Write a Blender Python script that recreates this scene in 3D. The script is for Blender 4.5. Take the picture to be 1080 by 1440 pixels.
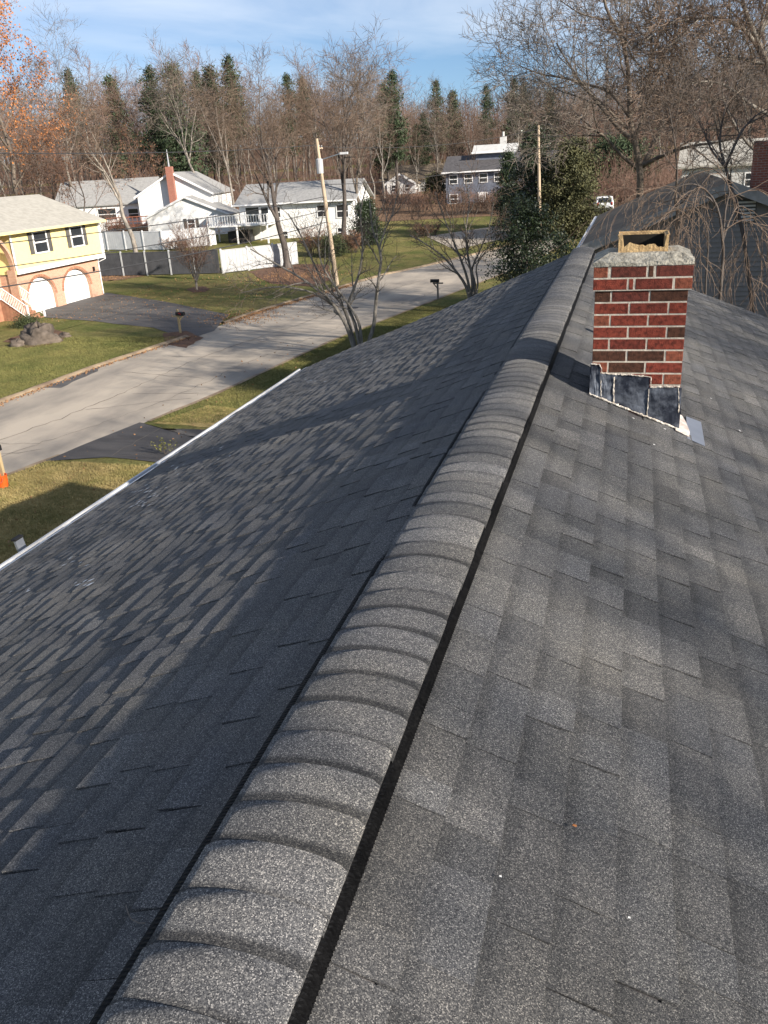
import bpy, math, random
import numpy as np
from mathutils import Vector, Matrix
R = math.radians
for o in list(bpy.data.objects): bpy.data.objects.remove(o)
sc = bpy.context.scene
COL = sc.collection

# ------------------------------------------------------------------ camera
CAM_H = 8.0
F_PX, YAW, PITCH, ROLL = 1184.6, 0.289596, 0.390974, -0.0597447      # solved from the photograph (1080 x 1440)
_F = Vector((-math.sin(YAW)*math.cos(PITCH), math.cos(YAW)*math.cos(PITCH), -math.sin(PITCH)))
_r0 = Vector((math.cos(YAW), math.sin(YAW), 0)); _u0 = _r0.cross(_F)
_r = math.cos(ROLL)*_r0 + math.sin(ROLL)*_u0
_u = -math.sin(ROLL)*_r0 + math.cos(ROLL)*_u0
cam_d = bpy.data.cameras.new('camera'); cam = bpy.data.objects.new('camera', cam_d); COL.objects.link(cam)
cam_d.sensor_fit = 'VERTICAL'; cam_d.sensor_height = 36.0; cam_d.sensor_width = 27.0
cam_d.lens = F_PX/1440*36
cam_d.clip_start = 0.05; cam_d.clip_end = 6000
cam.matrix_world = Matrix(((_r.x, _u.x, -_F.x, 0), (_r.y, _u.y, -_F.y, 0), (_r.z, _u.z, -_F.z, CAM_H), (0, 0, 0, 1)))
sc.camera = cam
sc.render.resolution_x = 768; sc.render.resolution_y = 1024

# ------------------------------------------------------------------ sun, sky, exposure
SUN_EL, SUN_OFF = R(22.9), R(23)       # sun square to the ridge, a little behind the camera
sun_dir = Vector((math.cos(SUN_EL)*math.cos(SUN_OFF), -math.cos(SUN_EL)*math.sin(SUN_OFF), math.sin(SUN_EL)))
sd = bpy.data.lights.new('sun', 'SUN'); sd.energy = 5.0; sd.angle = R(0.53); sd.color = (1.0, 0.92, 0.82)
so = bpy.data.objects.new('sun', sd); COL.objects.link(so)
so.rotation_euler = (-sun_dir).to_track_quat('-Z', 'Y').to_euler(); so.location = (30, -10, 40)
wd = bpy.data.worlds.new('World'); sc.world = wd; wd.use_nodes = True
nt = wd.node_tree; nt.nodes.clear()
out = nt.nodes.new('ShaderNodeOutputWorld'); bg = nt.nodes.new('ShaderNodeBackground')
sky = nt.nodes.new('ShaderNodeTexSky'); sky.sky_type = 'NISHITA'; sky.sun_disc = False
sky.sun_elevation = SUN_EL; sky.sun_rotation = math.atan2(sun_dir.x, sun_dir.y)
sky.air_density = 1.0; sky.dust_density = 0.0; sky.ozone_density = 2.4; sky.altitude = 50
tc = nt.nodes.new('ShaderNodeTexCoord'); mp = nt.nodes.new('ShaderNodeMapping')
mp.inputs['Scale'].default_value = (1.2, 2.2, 7.0); mp.inputs['Rotation'].default_value = (0.1, 0.25, 0.5)
nz = nt.nodes.new('ShaderNodeTexNoise'); nz.inputs['Scale'].default_value = 1.7; nz.inputs['Detail'].default_value = 7
nz.inputs['Roughness'].default_value = 0.55; nz.inputs['Distortion'].default_value = 0.6
rp_ = nt.nodes.new('ShaderNodeValToRGB'); rp_.color_ramp.elements[0].position = 0.34; rp_.color_ramp.elements[1].position = 0.72
rp_.color_ramp.elements[0].color = (0, 0, 0, 1); rp_.color_ramp.elements[1].color = (.55, .55, .55, 1)
mx = nt.nodes.new('ShaderNodeMixRGB'); mx.inputs[2].default_value = (9.6, 10.2, 11.0, 1)
nt.links.new(tc.outputs['Generated'], mp.inputs[0]); nt.links.new(mp.outputs[0], nz.inputs['Vector'])
nt.links.new(nz.outputs['Fac'], rp_.inputs[0]); nt.links.new(rp_.outputs[0], mx.inputs[0])
vm = nt.nodes.new('ShaderNodeVectorMath'); vm.operation = 'MULTIPLY_ADD'      # the sky's lowest, yellow band lies below the tree line here
vm.inputs[1].default_value = (1, 1, .9); vm.inputs[2].default_value = (0, 0, .05)
vn = nt.nodes.new('ShaderNodeVectorMath'); vn.operation = 'NORMALIZE'
nt.links.new(tc.outputs['Generated'], vm.inputs[0]); nt.links.new(vm.outputs[0], vn.inputs[0]); nt.links.new(vn.outputs[0], sky.inputs[0])
tint = nt.nodes.new('ShaderNodeMixRGB'); tint.blend_type = 'MULTIPLY'; tint.inputs[0].default_value = 1; tint.inputs[2].default_value = (.88, .98, 1.16, 1)   # white balance of the sky
nt.links.new(sky.outputs[0], tint.inputs[1]); nt.links.new(tint.outputs[0], mx.inputs[1]); nt.links.new(mx.outputs[0], bg.inputs[0])
bg.inputs[1].default_value = 0.056
nt.links.new(bg.outputs[0], out.inputs[0])
sc.view_settings.view_transform = 'Standard'; sc.view_settings.look = 'None'
sc.view_settings.exposure = 1.0; sc.view_settings.gamma = 1.0
sc.render.engine = 'CYCLES'

# ------------------------------------------------------------------ pixel helpers (photo pixels 1080 x 1440 -> directions)
def ray(px, py): return (px-540)/F_PX*_r - (py-720)/F_PX*_u + _F
O = Vector((0, 0, CAM_H))
def gz(x, y):
    t = max(0.0, min(y, 170)-66); z = .064*t*t/(t+10)
    if y > 150: z += .0005*(min(y, 230)-150)**2+.08*max(0, min(y, 330)-230)
    return z
def ground_at(px, py):
    v = ray(px, py); t = 5.0
    while t < 900:
        P = O+v*t
        if P.z <= gz(P.x, P.y): return P
        t += .15
    return O+v*400
def on_y(px, py, Y): v = ray(px, py); return O+v*(Y/v.y)
def on_x(px, py, X): v = ray(px, py); return O+v*(X/v.x)
def to_px(P):
    d = Vector(P)-O; z = d.dot(_F); return (540+F_PX*d.dot(_r)/z, 720-F_PX*d.dot(_u)/z, z)

# ------------------------------------------------------------------ materials
MATS = {}
def mat(name, color, rough=0.8, color2=None, scale=4.0, detail=4, bump=0.0, bscale=None, spec=0.3, metal=0.0, stretch=None, contrast=(0.35, 0.65), space='Object'):
    if name in MATS: return MATS[name]
    m = bpy.data.materials.new(name); m.use_nodes = True; MATS[name] = m
    n = m.node_tree; b = n.nodes['Principled BSDF']
    b.inputs['Roughness'].default_value = rough; b.inputs['Metallic'].default_value = metal
    b.inputs['Specular IOR Level'].default_value = spec
    if color2 is None: color2 = tuple(c*.8 for c in color)
    if space == 'World':
        g = n.nodes.new('ShaderNodeNewGeometry'); vec = g.outputs['Position']
    else:
        g = n.nodes.new('ShaderNodeTexCoord'); vec = g.outputs['Object']
    if stretch:
        mp = n.nodes.new('ShaderNodeMapping'); mp.inputs['Scale'].default_value = stretch
        n.links.new(vec, mp.inputs[0]); vec = mp.outputs[0]
    t = n.nodes.new('ShaderNodeTexNoise'); t.inputs['Scale'].default_value = scale; t.inputs['Detail'].default_value = detail
    t.inputs['Roughness'].default_value = .6
    n.links.new(vec, t.inputs['Vector'])
    r = n.nodes.new('ShaderNodeValToRGB'); r.color_ramp.elements[0].position = contrast[0]; r.color_ramp.elements[1].position = contrast[1]
    r.color_ramp.elements[0].color = (*color2, 1); r.color_ramp.elements[1].color = (*color, 1)
    n.links.new(t.outputs['Fac'], r.inputs[0]); n.links.new(r.outputs[0], b.inputs['Base Color'])
    if bump:
        t2 = n.nodes.new('ShaderNodeTexNoise'); t2.inputs['Scale'].default_value = bscale or scale*3; t2.inputs['Detail'].default_value = 3
        n.links.new(vec, t2.inputs['Vector'])
        bp = n.nodes.new('ShaderNodeBump'); bp.inputs['Strength'].default_value = bump; bp.inputs['Distance'].default_value = .02
        n.links.new(t2.outputs['Fac'], bp.inputs['Height']); n.links.new(bp.outputs[0], b.inputs['Normal'])
    return m

def wave_siding(name, color, pitch, rough=.6, dark=.75):
    """clapboard too far off to build board by board: relief lines every `pitch` metres"""
    m = mat(name, color, rough, tuple(c*.93 for c in color), 3.0)
    n = m.node_tree; b = n.nodes['Principled BSDF']
    g = n.nodes.new('ShaderNodeNewGeometry'); s = n.nodes.new('ShaderNodeSeparateXYZ'); n.links.new(g.outputs['Position'], s.inputs[0])
    d = n.nodes.new('ShaderNodeMath'); d.operation = 'DIVIDE'; d.inputs[1].default_value = pitch; n.links.new(s.outputs['Z'], d.inputs[0])
    fr = n.nodes.new('ShaderNodeMath'); fr.operation = 'FRACT'; n.links.new(d.outputs[0], fr.inputs[0])
    bp = n.nodes.new('ShaderNodeBump'); bp.inputs['Strength'].default_value = .6; bp.inputs['Distance'].default_value = -.012; n.links.new(fr.outputs[0], bp.inputs['Height'])
    n.links.new(bp.outputs[0], b.inputs['Normal'])
    return m

def brick_far(name, c1, c2, mortar):
    m = bpy.data.materials.new(name); m.use_nodes = True; MATS[name] = m
    n = m.node_tree; b = n.nodes['Principled BSDF']; b.inputs['Roughness'].default_value = .85
    g = n.nodes.new('ShaderNodeTexCoord'); mp = n.nodes.new('ShaderNodeMapping')
    mp.inputs['Rotation'].default_value = (R(90), 0, R(90))
    sx = n.nodes.new('ShaderNodeSeparateXYZ'); cx = n.nodes.new('ShaderNodeCombineXYZ')
    n.links.new(g.outputs['Object'], sx.inputs[0])
    ad = n.nodes.new('ShaderNodeMath'); ad.operation = 'ADD'; n.links.new(sx.outputs['X'], ad.inputs[0]); n.links.new(sx.outputs['Y'], ad.inputs[1])
    n.links.new(ad.outputs[0], cx.inputs[0]); n.links.new(sx.outputs['Z'], cx.inputs[1])
    t = n.nodes.new('ShaderNodeTexBrick'); t.inputs['Scale'].default_value = 1.0
    t.inputs['Brick Width'].default_value = .21; t.inputs['Row Height'].default_value = .072; t.inputs['Mortar Size'].default_value = .008
    t.inputs['Color1'].default_value = (*c1, 1); t.inputs['Color2'].default_value = (*c2, 1); t.inputs['Mortar'].default_value = (*mortar, 1)
    n.links.new(cx.outputs[0], t.inputs['Vector']); n.links.new(t.outputs['Color'], b.inputs['Base Color'])
    bp = n.nodes.new('ShaderNodeBump'); bp.inputs['Strength'].default_value = .5; bp.inputs['Distance'].default_value = -.008
    n.links.new(t.outputs['Fac'], bp.inputs['Height']); n.links.new(bp.outputs[0], b.inputs['Normal'])
    return m

def shingle_material():
    m = bpy.data.materials.new('asphalt_granules'); m.use_nodes = True; MATS['shingle'] = m
    n = m.node_tree; b = n.nodes['Principled BSDF']; b.inputs['Roughness'].default_value = .78; b.inputs['Specular IOR Level'].default_value = .35
    if 'Diffuse Roughness' in b.inputs: b.inputs['Diffuse Roughness'].default_value = 1.0
    g = n.nodes.new('ShaderNodeNewGeometry')
    v = n.nodes.new('ShaderNodeTexVoronoi'); v.inputs['Scale'].default_value = 470; n.links.new(g.outputs['Position'], v.inputs['Vector'])
    sep = n.nodes.new('ShaderNodeSeparateColor'); n.links.new(v.outputs['Color'], sep.inputs[0])
    r = n.nodes.new('ShaderNodeValToRGB'); e = r.color_ramp.elements
    e[0].position = 0; e[0].color = (.22, .22, .24, 1); e[1].position = 1; e[1].color = (3.6, 3.4, 3.1, 1)
    for p, c in ((.35, (.62, .62, .63, 1)), (.62, (1.0, .98, .95, 1)), (.86, (1.55, 1.5, 1.4, 1))):
        k = r.color_ramp.elements.new(p); k.color = c
    n.links.new(sep.outputs[0], r.inputs[0])
    at = n.nodes.new('ShaderNodeAttribute'); at.attribute_name = 'tone'
    # worn, slightly browner patches
    nz = n.nodes.new('ShaderNodeTexNoise'); nz.inputs['Scale'].default_value = 2.3; nz.inputs['Detail'].default_value = 5; n.links.new(g.outputs['Position'], nz.inputs['Vector'])
    r2 = n.nodes.new('ShaderNodeValToRGB'); r2.color_ramp.elements[0].position = .3; r2.color_ramp.elements[1].position = .7
    r2.color_ramp.elements[0].color = (.84, .86, .91, 1); r2.color_ramp.elements[1].color = (1.12, 1.10, 1.05, 1)
    n.links.new(nz.outputs['Fac'], r2.inputs[0])
    m1 = n.nodes.new('ShaderNodeMixRGB'); m1.blend_type = 'MULTIPLY'; m1.inputs[0].default_value = 1
    m2 = n.nodes.new('ShaderNodeMixRGB'); m2.blend_type = 'MULTIPLY'; m2.inputs[0].default_value = 1
    n.links.new(at.outputs['Color'], m1.inputs[1]); n.links.new(r.outputs[0], m1.inputs[2])
    n.links.new(m1.outputs[0], m2.inputs[1]); n.links.new(r2.outputs[0], m2.inputs[2])
    n.links.new(m2.outputs[0], b.inputs['Base Color'])
    bp = n.nodes.new('ShaderNodeBump'); bp.inputs['Strength'].default_value = .8; bp.inputs['Distance'].default_value = .0018
    n.links.new(sep.outputs[1], bp.inputs['Height']); n.links.new(bp.outputs[0], b.inputs['Normal'])
    return m
M_SH = shingle_material()

# ------------------------------------------------------------------ mesh helpers
class MB:
    def __init__(s): s.v = []; s.f = []; s.tone = []
    def add(s, vs, fs, tone=None):
        o = len(s.v); s.v += [tuple(p) for p in vs]; s.f += [tuple(i+o for i in q) for q in fs]
        if tone is not None: s.tone += (tone if isinstance(tone, list) else [tone]*len(vs))
        return s
    def box(s, a, b):
        (x0, y0, z0), (x1, y1, z1) = a, b
        return s.add([(x0, y0, z0), (x1, y0, z0), (x1, y1, z0), (x0, y1, z0), (x0, y0, z1), (x1, y0, z1), (x1, y1, z1), (x0, y1, z1)],
                     [(0, 3, 2, 1), (4, 5, 6, 7), (0, 1, 5, 4), (1, 2, 6, 5), (2, 3, 7, 6), (3, 0, 4, 7)])
    def cbox(s, c, d): return s.box([c[i]-d[i]/2 for i in range(3)], [c[i]+d[i]/2 for i in range(3)])
    def prism(s, poly, ax, a, b):
        """extrude a 2-D polygon (counter-clockwise) along axis ax from a to b"""
        n = len(poly)
        def P(q, t): return (t, q[0], q[1]) if ax == 0 else ((q[0], t, q[1]) if ax == 1 else (q[0], q[1], t))
        vs = [P(q, a) for q in poly]+[P(q, b) for q in poly]
        fs = [tuple(range(n))[::-1], tuple(range(n, 2*n))]+[(i, (i+1) % n, n+(i+1) % n, n+i) for i in range(n)]
        return s.add(vs, fs)
    def tube(s, pts, rad, n=6, cap=True):
        pts = [Vector(p) for p in pts]; k = len(pts)
        if not isinstance(rad, (list, tuple)): rad = [rad]*k
        vs = []; up = None
        for i, p in enumerate(pts):
            d = (pts[min(i+1, k-1)]-pts[max(i-1, 0)])
            if d.length < 1e-9: d = Vector((0, 0, 1))
            d.normalize()
            if up is None:
                a = Vector((1, 0, 0)) if abs(d.x) < .8 else Vector((0, 1, 0)); up = d.cross(a).normalized()
            else:
                up = (up-d*up.dot(d)); up = up.normalized() if up.length > 1e-6 else d.orthogonal().normalized()
            w = d.cross(up)
            for j in range(n):
                an = 2*math.pi*j/n; q = p+(up*math.cos(an)+w*math.sin(an))*rad[i]; vs.append((q.x, q.y, q.z))
        fs = [(i*n+j, i*n+(j+1) % n, (i+1)*n+(j+1) % n, (i+1)*n+j) for i in range(k-1) for j in range(n)]
        if cap: fs += [tuple(range(n))[::-1], tuple(range((k-1)*n, k*n))]
        return s.add(vs, fs)
    def build(s, name, m, parent=None, smooth=False):
        me = bpy.data.meshes.new(name); me.from_pydata(s.v, [], s.f); me.update()
        if s.tone:
            a = me.color_attributes.new('tone', 'FLOAT_COLOR', 'POINT')
            t = np.array(s.tone, dtype=np.float32); c = np.ones((len(t), 4), dtype=np.float32)
            c[:, :3] = t if t.ndim == 2 else t[:, None]
            a.data.foreach_set('color', c.ravel())
        me.materials.append(MATS[m] if isinstance(m, str) else m)
        if smooth: me.polygons.foreach_set('use_smooth', [True]*len(me.polygons))
        o = bpy.data.objects.new(name, me); COL.objects.link(o)
        if parent is not None: o.parent = parent
        return o
def tag(o, label=None, cat=None, group=None, kind=None):
    if label: o['label'] = label
    if cat: o['category'] = cat
    if group: o['group'] = group
    if kind: o['kind'] = kind
    return o
def thing(name, label, cat, loc=(0, 0, 0), rz=0, group=None):
    o = bpy.data.objects.new(name, None); COL.objects.link(o); o.location = loc; o.rotation_euler = (0, 0, rz); o.empty_display_size = .3
    return tag(o, label, cat, group)
def copy_tree(o, parent=None):
    c = o.copy(); COL.objects.link(c)
    if parent is not None: c.parent = parent
    for ch in list(o.children): copy_tree(ch, c)
    return c

# ------------------------------------------------------------------ plain materials
def lawn_mat(name, green, dry, dark, lo, hi, sc1):
    m = bpy.data.materials.new(name); m.use_nodes = True; MATS[name] = m
    n = m.node_tree; b = n.nodes['Principled BSDF']; b.inputs['Roughness'].default_value = .95; b.inputs['Specular IOR Level'].default_value = .1
    g = n.nodes.new('ShaderNodeNewGeometry'); P = g.outputs['Position']
    def nz(s, d): t = n.nodes.new('ShaderNodeTexNoise'); t.inputs['Scale'].default_value = s; t.inputs['Detail'].default_value = d; t.inputs['Roughness'].default_value = .65; n.links.new(P, t.inputs['Vector']); return t.outputs['Fac']
    r = n.nodes.new('ShaderNodeValToRGB'); r.color_ramp.elements[0].position = lo; r.color_ramp.elements[1].position = hi
    r.color_ramp.elements[0].color = (*green, 1); r.color_ramp.elements[1].color = (*dry, 1); n.links.new(nz(sc1, 9), r.inputs[0])
    r2 = n.nodes.new('ShaderNodeValToRGB'); r2.color_ramp.elements[0].position = .36; r2.color_ramp.elements[1].position = .60
    r2.color_ramp.elements[0].color = (*dark, 1); r2.color_ramp.elements[1].color = (1.15, 1.15, 1.15, 1); n.links.new(nz(7, 7), r2.inputs[0])
    x = n.nodes.new('ShaderNodeMixRGB'); x.blend_type = 'MULTIPLY'; x.inputs[0].default_value = 1; n.links.new(r.outputs[0], x.inputs[1]); n.links.new(r2.outputs[0], x.inputs[2]); n.links.new(x.outputs[0], b.inputs['Base Color'])
    bp = n.nodes.new('ShaderNodeBump'); bp.inputs['Strength'].default_value = .9; bp.inputs['Distance'].default_value = .04; n.links.new(nz(22, 4), bp.inputs['Height']); n.links.new(bp.outputs[0], b.inputs['Normal'])
    return m
lawn_mat('lawn', (.105, .118, .034), (.235, .190, .075), (.62, .62, .58), .38, .66, .28)
lawn_mat('dry_lawn', (.22, .185, .065), (.42, .31, .13), (.62, .60, .55), .34, .58, .55)
mat('blade', (.20, .185, .06), .8, (.095, .105, .03), .6, 6, space='World'); mat('blade_dry', (.44, .34, .15), .8, (.20, .185, .06), .8, 6, space='World')
mat('road', (.43, .37, .295), .9, (.225, .20, .17), .42, 11, .35, 60, spec=.2, space='World', stretch=(1, .4, 1), contrast=(.32, .62))
mat('asphalt', (.085, .08, .078), .85, (.055, .052, .052), .8, 8, .5, 70, spec=.25, space='World', stretch=(.5, 2.2, 1))
mat('asphalt_old', (.12, .112, .105), .85, (.075, .072, .072), .7, 8, .5, 60, spec=.25, space='World', stretch=(.35, 2.5, 1))
mat('kerb', (.33, .25, .16), .9, (.17, .12, .08), 1.4, 7, .6, 20, space='World')
mat('mulch', (.16, .085, .05), .95, (.075, .042, .028), 6, 5, .9, 20, space='World')
mat('leaf_floor', (.21, .12, .065), .95, (.10, .065, .04), 2.2, 8, .8, 14, space='World')
mat('leaf_orange', (.50, .20, .06), .7, (.30, .11, .04), 1.2, 3)
mat('leaf_brown', (.27, .13, .065), .8, (.15, .075, .04), 1.5, 3)
mat('leaf_litter', (.34, .19, .09), .8, (.17, .09, .045), 3, 3)
mat('bark', (.19, .155, .12), .9, (.085, .068, .055), 5, 5, .7, 25, stretch=(1, 1, .25))
mat('bark_pale', (.34, .30, .25), .9, (.17, .145, .12), 4, 5, .6, 22, stretch=(1, 1, .3))
mat('bark_dark', (.12, .10, .085), .9, (.055, .045, .04), 5, 5, .7, 25, stretch=(1, 1, .25))
mat('bark_grey', (.26, .235, .20), .85, (.13, .115, .095), 7, 5, .6, 30, stretch=(1, 1, .3))
mat('twig', (.20, .145, .105), .9, (.13, .09, .065), 1.0, 3)
mat('twig_red', (.24, .15, .11), .9, (.15, .095, .07), 1.0, 3)
mat('twig_grey', (.22, .185, .15), .9, (.13, .105, .085), 1.0, 3)
mat('twig_dark', (.13, .105, .085), .9, (.08, .062, .05), 1.0, 3)
mat('needle', (.060, .085, .038), .7, (.028, .045, .022), .9, 4)
mat('needle_dry', (.105, .10, .042), .75, (.05, .055, .025), .9, 4)
mat('leaf_dark', (.038, .058, .022), .45, (.018, .03, .012), 1.2, 4, spec=.5)
mat('leaf_bush', (.075, .09, .035), .7, (.035, .045, .02), 1.4, 4)
mat('white_paint', (.80, .79, .76), .55, (.70, .69, .66), 1.5, 4)
mat('white_trim', (.82, .81, .79), .45, (.74, .73, .71), 3, 4)
mat('vinyl_fence', (.47, .47, .46), .5, (.38, .38, .38), 1.2, 4)
mat('vinyl_white', (.66, .66, .65), .5, (.56, .56, .56), 1.2, 4)
mat('grey_roof', (.33, .325, .31), .9, (.25, .245, .235), 3.5, 7, .5, 20)
mat('pale_roof', (.41, .385, .33), .9, (.32, .30, .255), 3.0, 7, .4, 20)
mat('brown_roof', (.22, .175, .125), .9, (.14, .11, .08), 2.5, 7, .6, 16)
mat('dark_roof', (.10, .095, .095), .9, (.065, .06, .062), 3.0, 7, .5, 16)
mat('glass_dark', (.03, .035, .04), .08, (.02, .022, .026), .7, 2, spec=.6)
mat('shutter', (.10, .095, .085), .6, (.07, .066, .06), 4, 3)
mat('brick_red', (.30, .095, .06), .85, (.21, .065, .045), 6, 4, .4, 40)
mat('teal_door', (.10, .34, .32), .5, (.08, .29, .27), 4, 3)
mat('wreath', (.42, .05, .05), .8, (.16, .10, .04), 9, 3, .8, 30)
mat('wood_deck', (.32, .13, .085), .75, (.22, .085, .055), 3, 4)
mat('wood_post', (.46, .36, .20), .8, (.34, .25, .13), 4, 5, .4, 30, stretch=(1, 1, .2))
mat('pole_wood', (.52, .41, .29), .85, (.33, .25, .17), 3.5, 5, .5, 30, stretch=(1, 1, .12))
mat('black_paint', (.018, .018, .019), .42, (.012, .012, .013), 5, 3)
mat('black_rubber', (.02, .02, .021), .8, (.012, .012, .012), 5, 3)
mat('orange_plastic', (.75, .12, .02), .4, (.62, .09, .015), 5, 3)
mat('black_vent', (.005, .005, .0055), .6, (.003, .003, .0035), 20, 3, .3, 60, spec=.12)
mat('wire', (.05, .05, .052), .6)
mat('metal_grey', (.36, .38, .42), .42, (.28, .30, .34), 3, 4, metal=.6)
mat('steel', (.5, .5, .5), .35, (.42, .42, .42), 5, 3, metal=.9)
mat('rock', (.15, .12, .095), .9, (.07, .055, .042), 2.5, 7, .9, 9)
mat('boards', (.55, .54, .51), .7, (.47, .46, .43), 2, 4)
mat('step_brick', (.37, .19, .115), .85, (.27, .13, .08), 3, 4, .4, 30)
mat('blue_siding', (.15, .165, .20), .7, (.11, .12, .15), 2, 4)
mat('car_white', (.72, .73, .73), .25, (.66, .67, .67), 1, 2, spec=.6)
mat('tail_red', (.5, .02, .02), .3)
wave_siding('yellow_siding', (.80, .66, .30), .115)
wave_siding('white_siding', (.80, .79, .76), .115)
wave_siding('grey_siding', (.215, .20, .185), .125)
brick_far('brick_orange', (.50, .27, .165), (.41, .205, .125), (.50, .42, .34))
brick_far('brick_chimney_far', (.33, .105, .065), (.25, .08, .05), (.34, .25, .2))

# ================================================================== GROUND AND ROAD
def axis(vals):
    r = []
    for a, b, st in vals:
        n = max(1, round((b-a)/st)); r += [a+(b-a)*i/n for i in range(n)]
    return r+[vals[-1][1]]
gx = axis([(-1500, -300, 200), (-300, -120, 20), (-120, 60, 4), (60, 200, 20), (200, 1500, 200)])
gy = axis([(-300, -40, 40), (-40, 60, 5), (60, 200, 2.5), (200, 440, 20), (440, 2500, 300)])
b = MB(); nx_ = len(gx)
for y in gy:
    for x in gx: b.v.append((x, y, gz(x, y)))
b.f = [(j*nx_+i, j*nx_+i+1, (j+1)*nx_+i+1, (j+1)*nx_+i) for j in range(len(gy)-1) for i in range(nx_-1)]
tag(b.build('ground', 'lawn', smooth=True), kind='structure')

def interp(tab, y):
    if y <= tab[0][0]: (a, u), (c, w) = tab[0], tab[1]
    elif y >= tab[-1][0]: (a, u), (c, w) = tab[-2], tab[-1]
    else:
        for (a, u), (c, w) in zip(tab, tab[1:]):
            if a <= y <= c: break
    return u+(w-u)*(y-a)/(c-a)
road_left = sorted([(ground_at(*q).y, ground_at(*q).x) for q in ((0, 568), (130, 519), (290, 466), (350, 443), (430, 419), (540, 387), (610, 372))])
road_right = sorted([(ground_at(*q).y, ground_at(*q).x) for q in ((22, 664), (190, 602), (300, 556), (470, 478), (615, 421), (690, 392))])
def strip(name, m, fl, fr, y0, y1, z, st=1.5, n=4, jl=0, jr=0, seed=1):
    rg = random.Random(seed); ys = axis([(y0, y1, st)]); b = MB()
    for y in ys:
        l = fl(y)+rg.uniform(-jl, jl); r_ = fr(y)+rg.uniform(-jr, jr)
        for i in range(n+1):
            x = l+(r_-l)*i/n; b.v.append((x, y, gz(x, y)+z))
    b.f = [(j*(n+1)+i, j*(n+1)+i+1, (j+1)*(n+1)+i+1, (j+1)*(n+1)+i) for j in range(len(ys)-1) for i in range(n)]
    return tag(b.build(name, m, smooth=True), kind='structure')
RL = lambda y: interp(road_left, y); RR = lambda y: interp(road_right, y)
strip('road', 'road', RL, RR, -30, 92, .012, 1.0, 6, .04, .07)
# crossing road at the junction
b = MB(); cr = [ground_at(*q) for q in ((640, 352), (700, 338), (780, 326), (880, 314), (1000, 300), (1120, 290))]
cr2 = [ground_at(*q) for q in ((600, 333), (700, 318), (780, 309), (880, 300), (1000, 288), (1120, 279))]
for p, q in zip(cr, cr2):
    for i in range(5):
        t = p.lerp(q, i/4); b.v.append((t.x, t.y, gz(t.x, t.y)+.03))
b.f = [(j*5+i, (j+1)*5+i, (j+1)*5+i+1, j*5+i+1) for j in range(5) for i in range(4)]
tag(b.build('cross_road', 'road', smooth=True), kind='structure')

# kerb (asphalt berm) along the far side, broken by the driveway opposite
def berm(y0, y1, fx, side, seed):
    rg = random.Random(seed); b = MB(); ys = axis([(y0, y1, .7)]); prof = [(-.32, -.02), (-.24, .10), (-.10, .13), (.04, .07), (.16, -.02)]
    for y in ys:
        o = rg.uniform(-.03, .03); k = rg.uniform(.85, 1.1)
        for (u, z) in prof: x = fx(y)+side*u*-1*-1+o; b.v.append((x, y, gz(x, y)+z*k))
    n = len(prof); b.f = [(j*n+i, j*n+i+1, (j+1)*n+i+1, (j+1)*n+i) for j in range(len(ys)-1) for i in range(n-1)]
    return tag(b.build('kerb', 'kerb', smooth=True), kind='structure')
drv_y0 = ground_at(285, 472).y-.4; drv_y1 = ground_at(300, 461).y+1.2
berm(-20, drv_y0, RL, 1, 3); berm(drv_y1, 84, RL, 1, 4)
# thin gravelly edge on the near side
strip('road_edge', 'kerb', lambda y: RR(y)-.12, lambda y: RR(y)+.12, -20, 21.8, .018, .8, 2, .03, .07, 5)
strip('road_edge', 'kerb', lambda y: RR(y)-.10, lambda y: RR(y)+.10, 25.6, 88, .018, .8, 2, .03, .05, 6)
# darker patches along the far gutter
strip('gutter_patch', 'asphalt_old', lambda y: RL(y)+.15, lambda y: RL(y)+.15+.75*max(0.05, math.sin((y-27)*.42))*1.0, 30, 41, .018, .5, 2, .03, .16, 8)

def sheet(name, m, pts, z, sub=10, jitter=0, seed=0):
    """filled outline draped over the terrain"""
    rg = random.Random(seed); P = []
    for i in range(len(pts)):
        a = Vector(pts[i]); c = Vector(pts[(i+1) % len(pts)])
        for k in range(sub):
            t = a.lerp(c, k/sub); P.append((t.x+rg.uniform(-jitter, jitter), t.y+rg.uniform(-jitter, jitter)))
    cx = sum(p[0] for p in P)/len(P); cy = sum(p[1] for p in P)/len(P)
    b = MB(); rings = 6
    for k in range(1, rings+1):
        for p in P:
            x = cx+(p[0]-cx)*k/rings; y = cy+(p[1]-cy)*k/rings; b.v.append((x, y, gz(x, y)+z))
    n = len(P); c0 = len(b.v); b.v.append((cx, cy, gz(cx, cy)+z))
    b.f = [(c0, i, (i+1) % n) for i in range(n)]
    for k in range(rings-1): b.f += [(k*n+i, (k+1)*n+i, (k+1)*n+(i+1) % n, k*n+(i+1) % n) for i in range(n)]
    return tag(b.build(name, m, smooth=True), kind='structure')
def gp(*q): return [ground_at(*p).to_2d() for p in q]
# own driveway (dark asphalt apron), its apron runs on under the eave
d0, d1 = ground_at(190, 605), ground_at(102, 645)
own = [(d1.x-.7, d1.y-.5), (d1.x+1.2, d1.y+.1), (d1.x+6, d1.y-.6), (-5.3, d1.y-1.0), (-5.3, d1.y+3.4), (d0.x+6, d0.y+.2), (d0.x+1.0, d0.y+.15), (d0.x-.3, d0.y+.8)]
sheet('driveway', 'asphalt', own, .024, 6, .03, 2)
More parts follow.
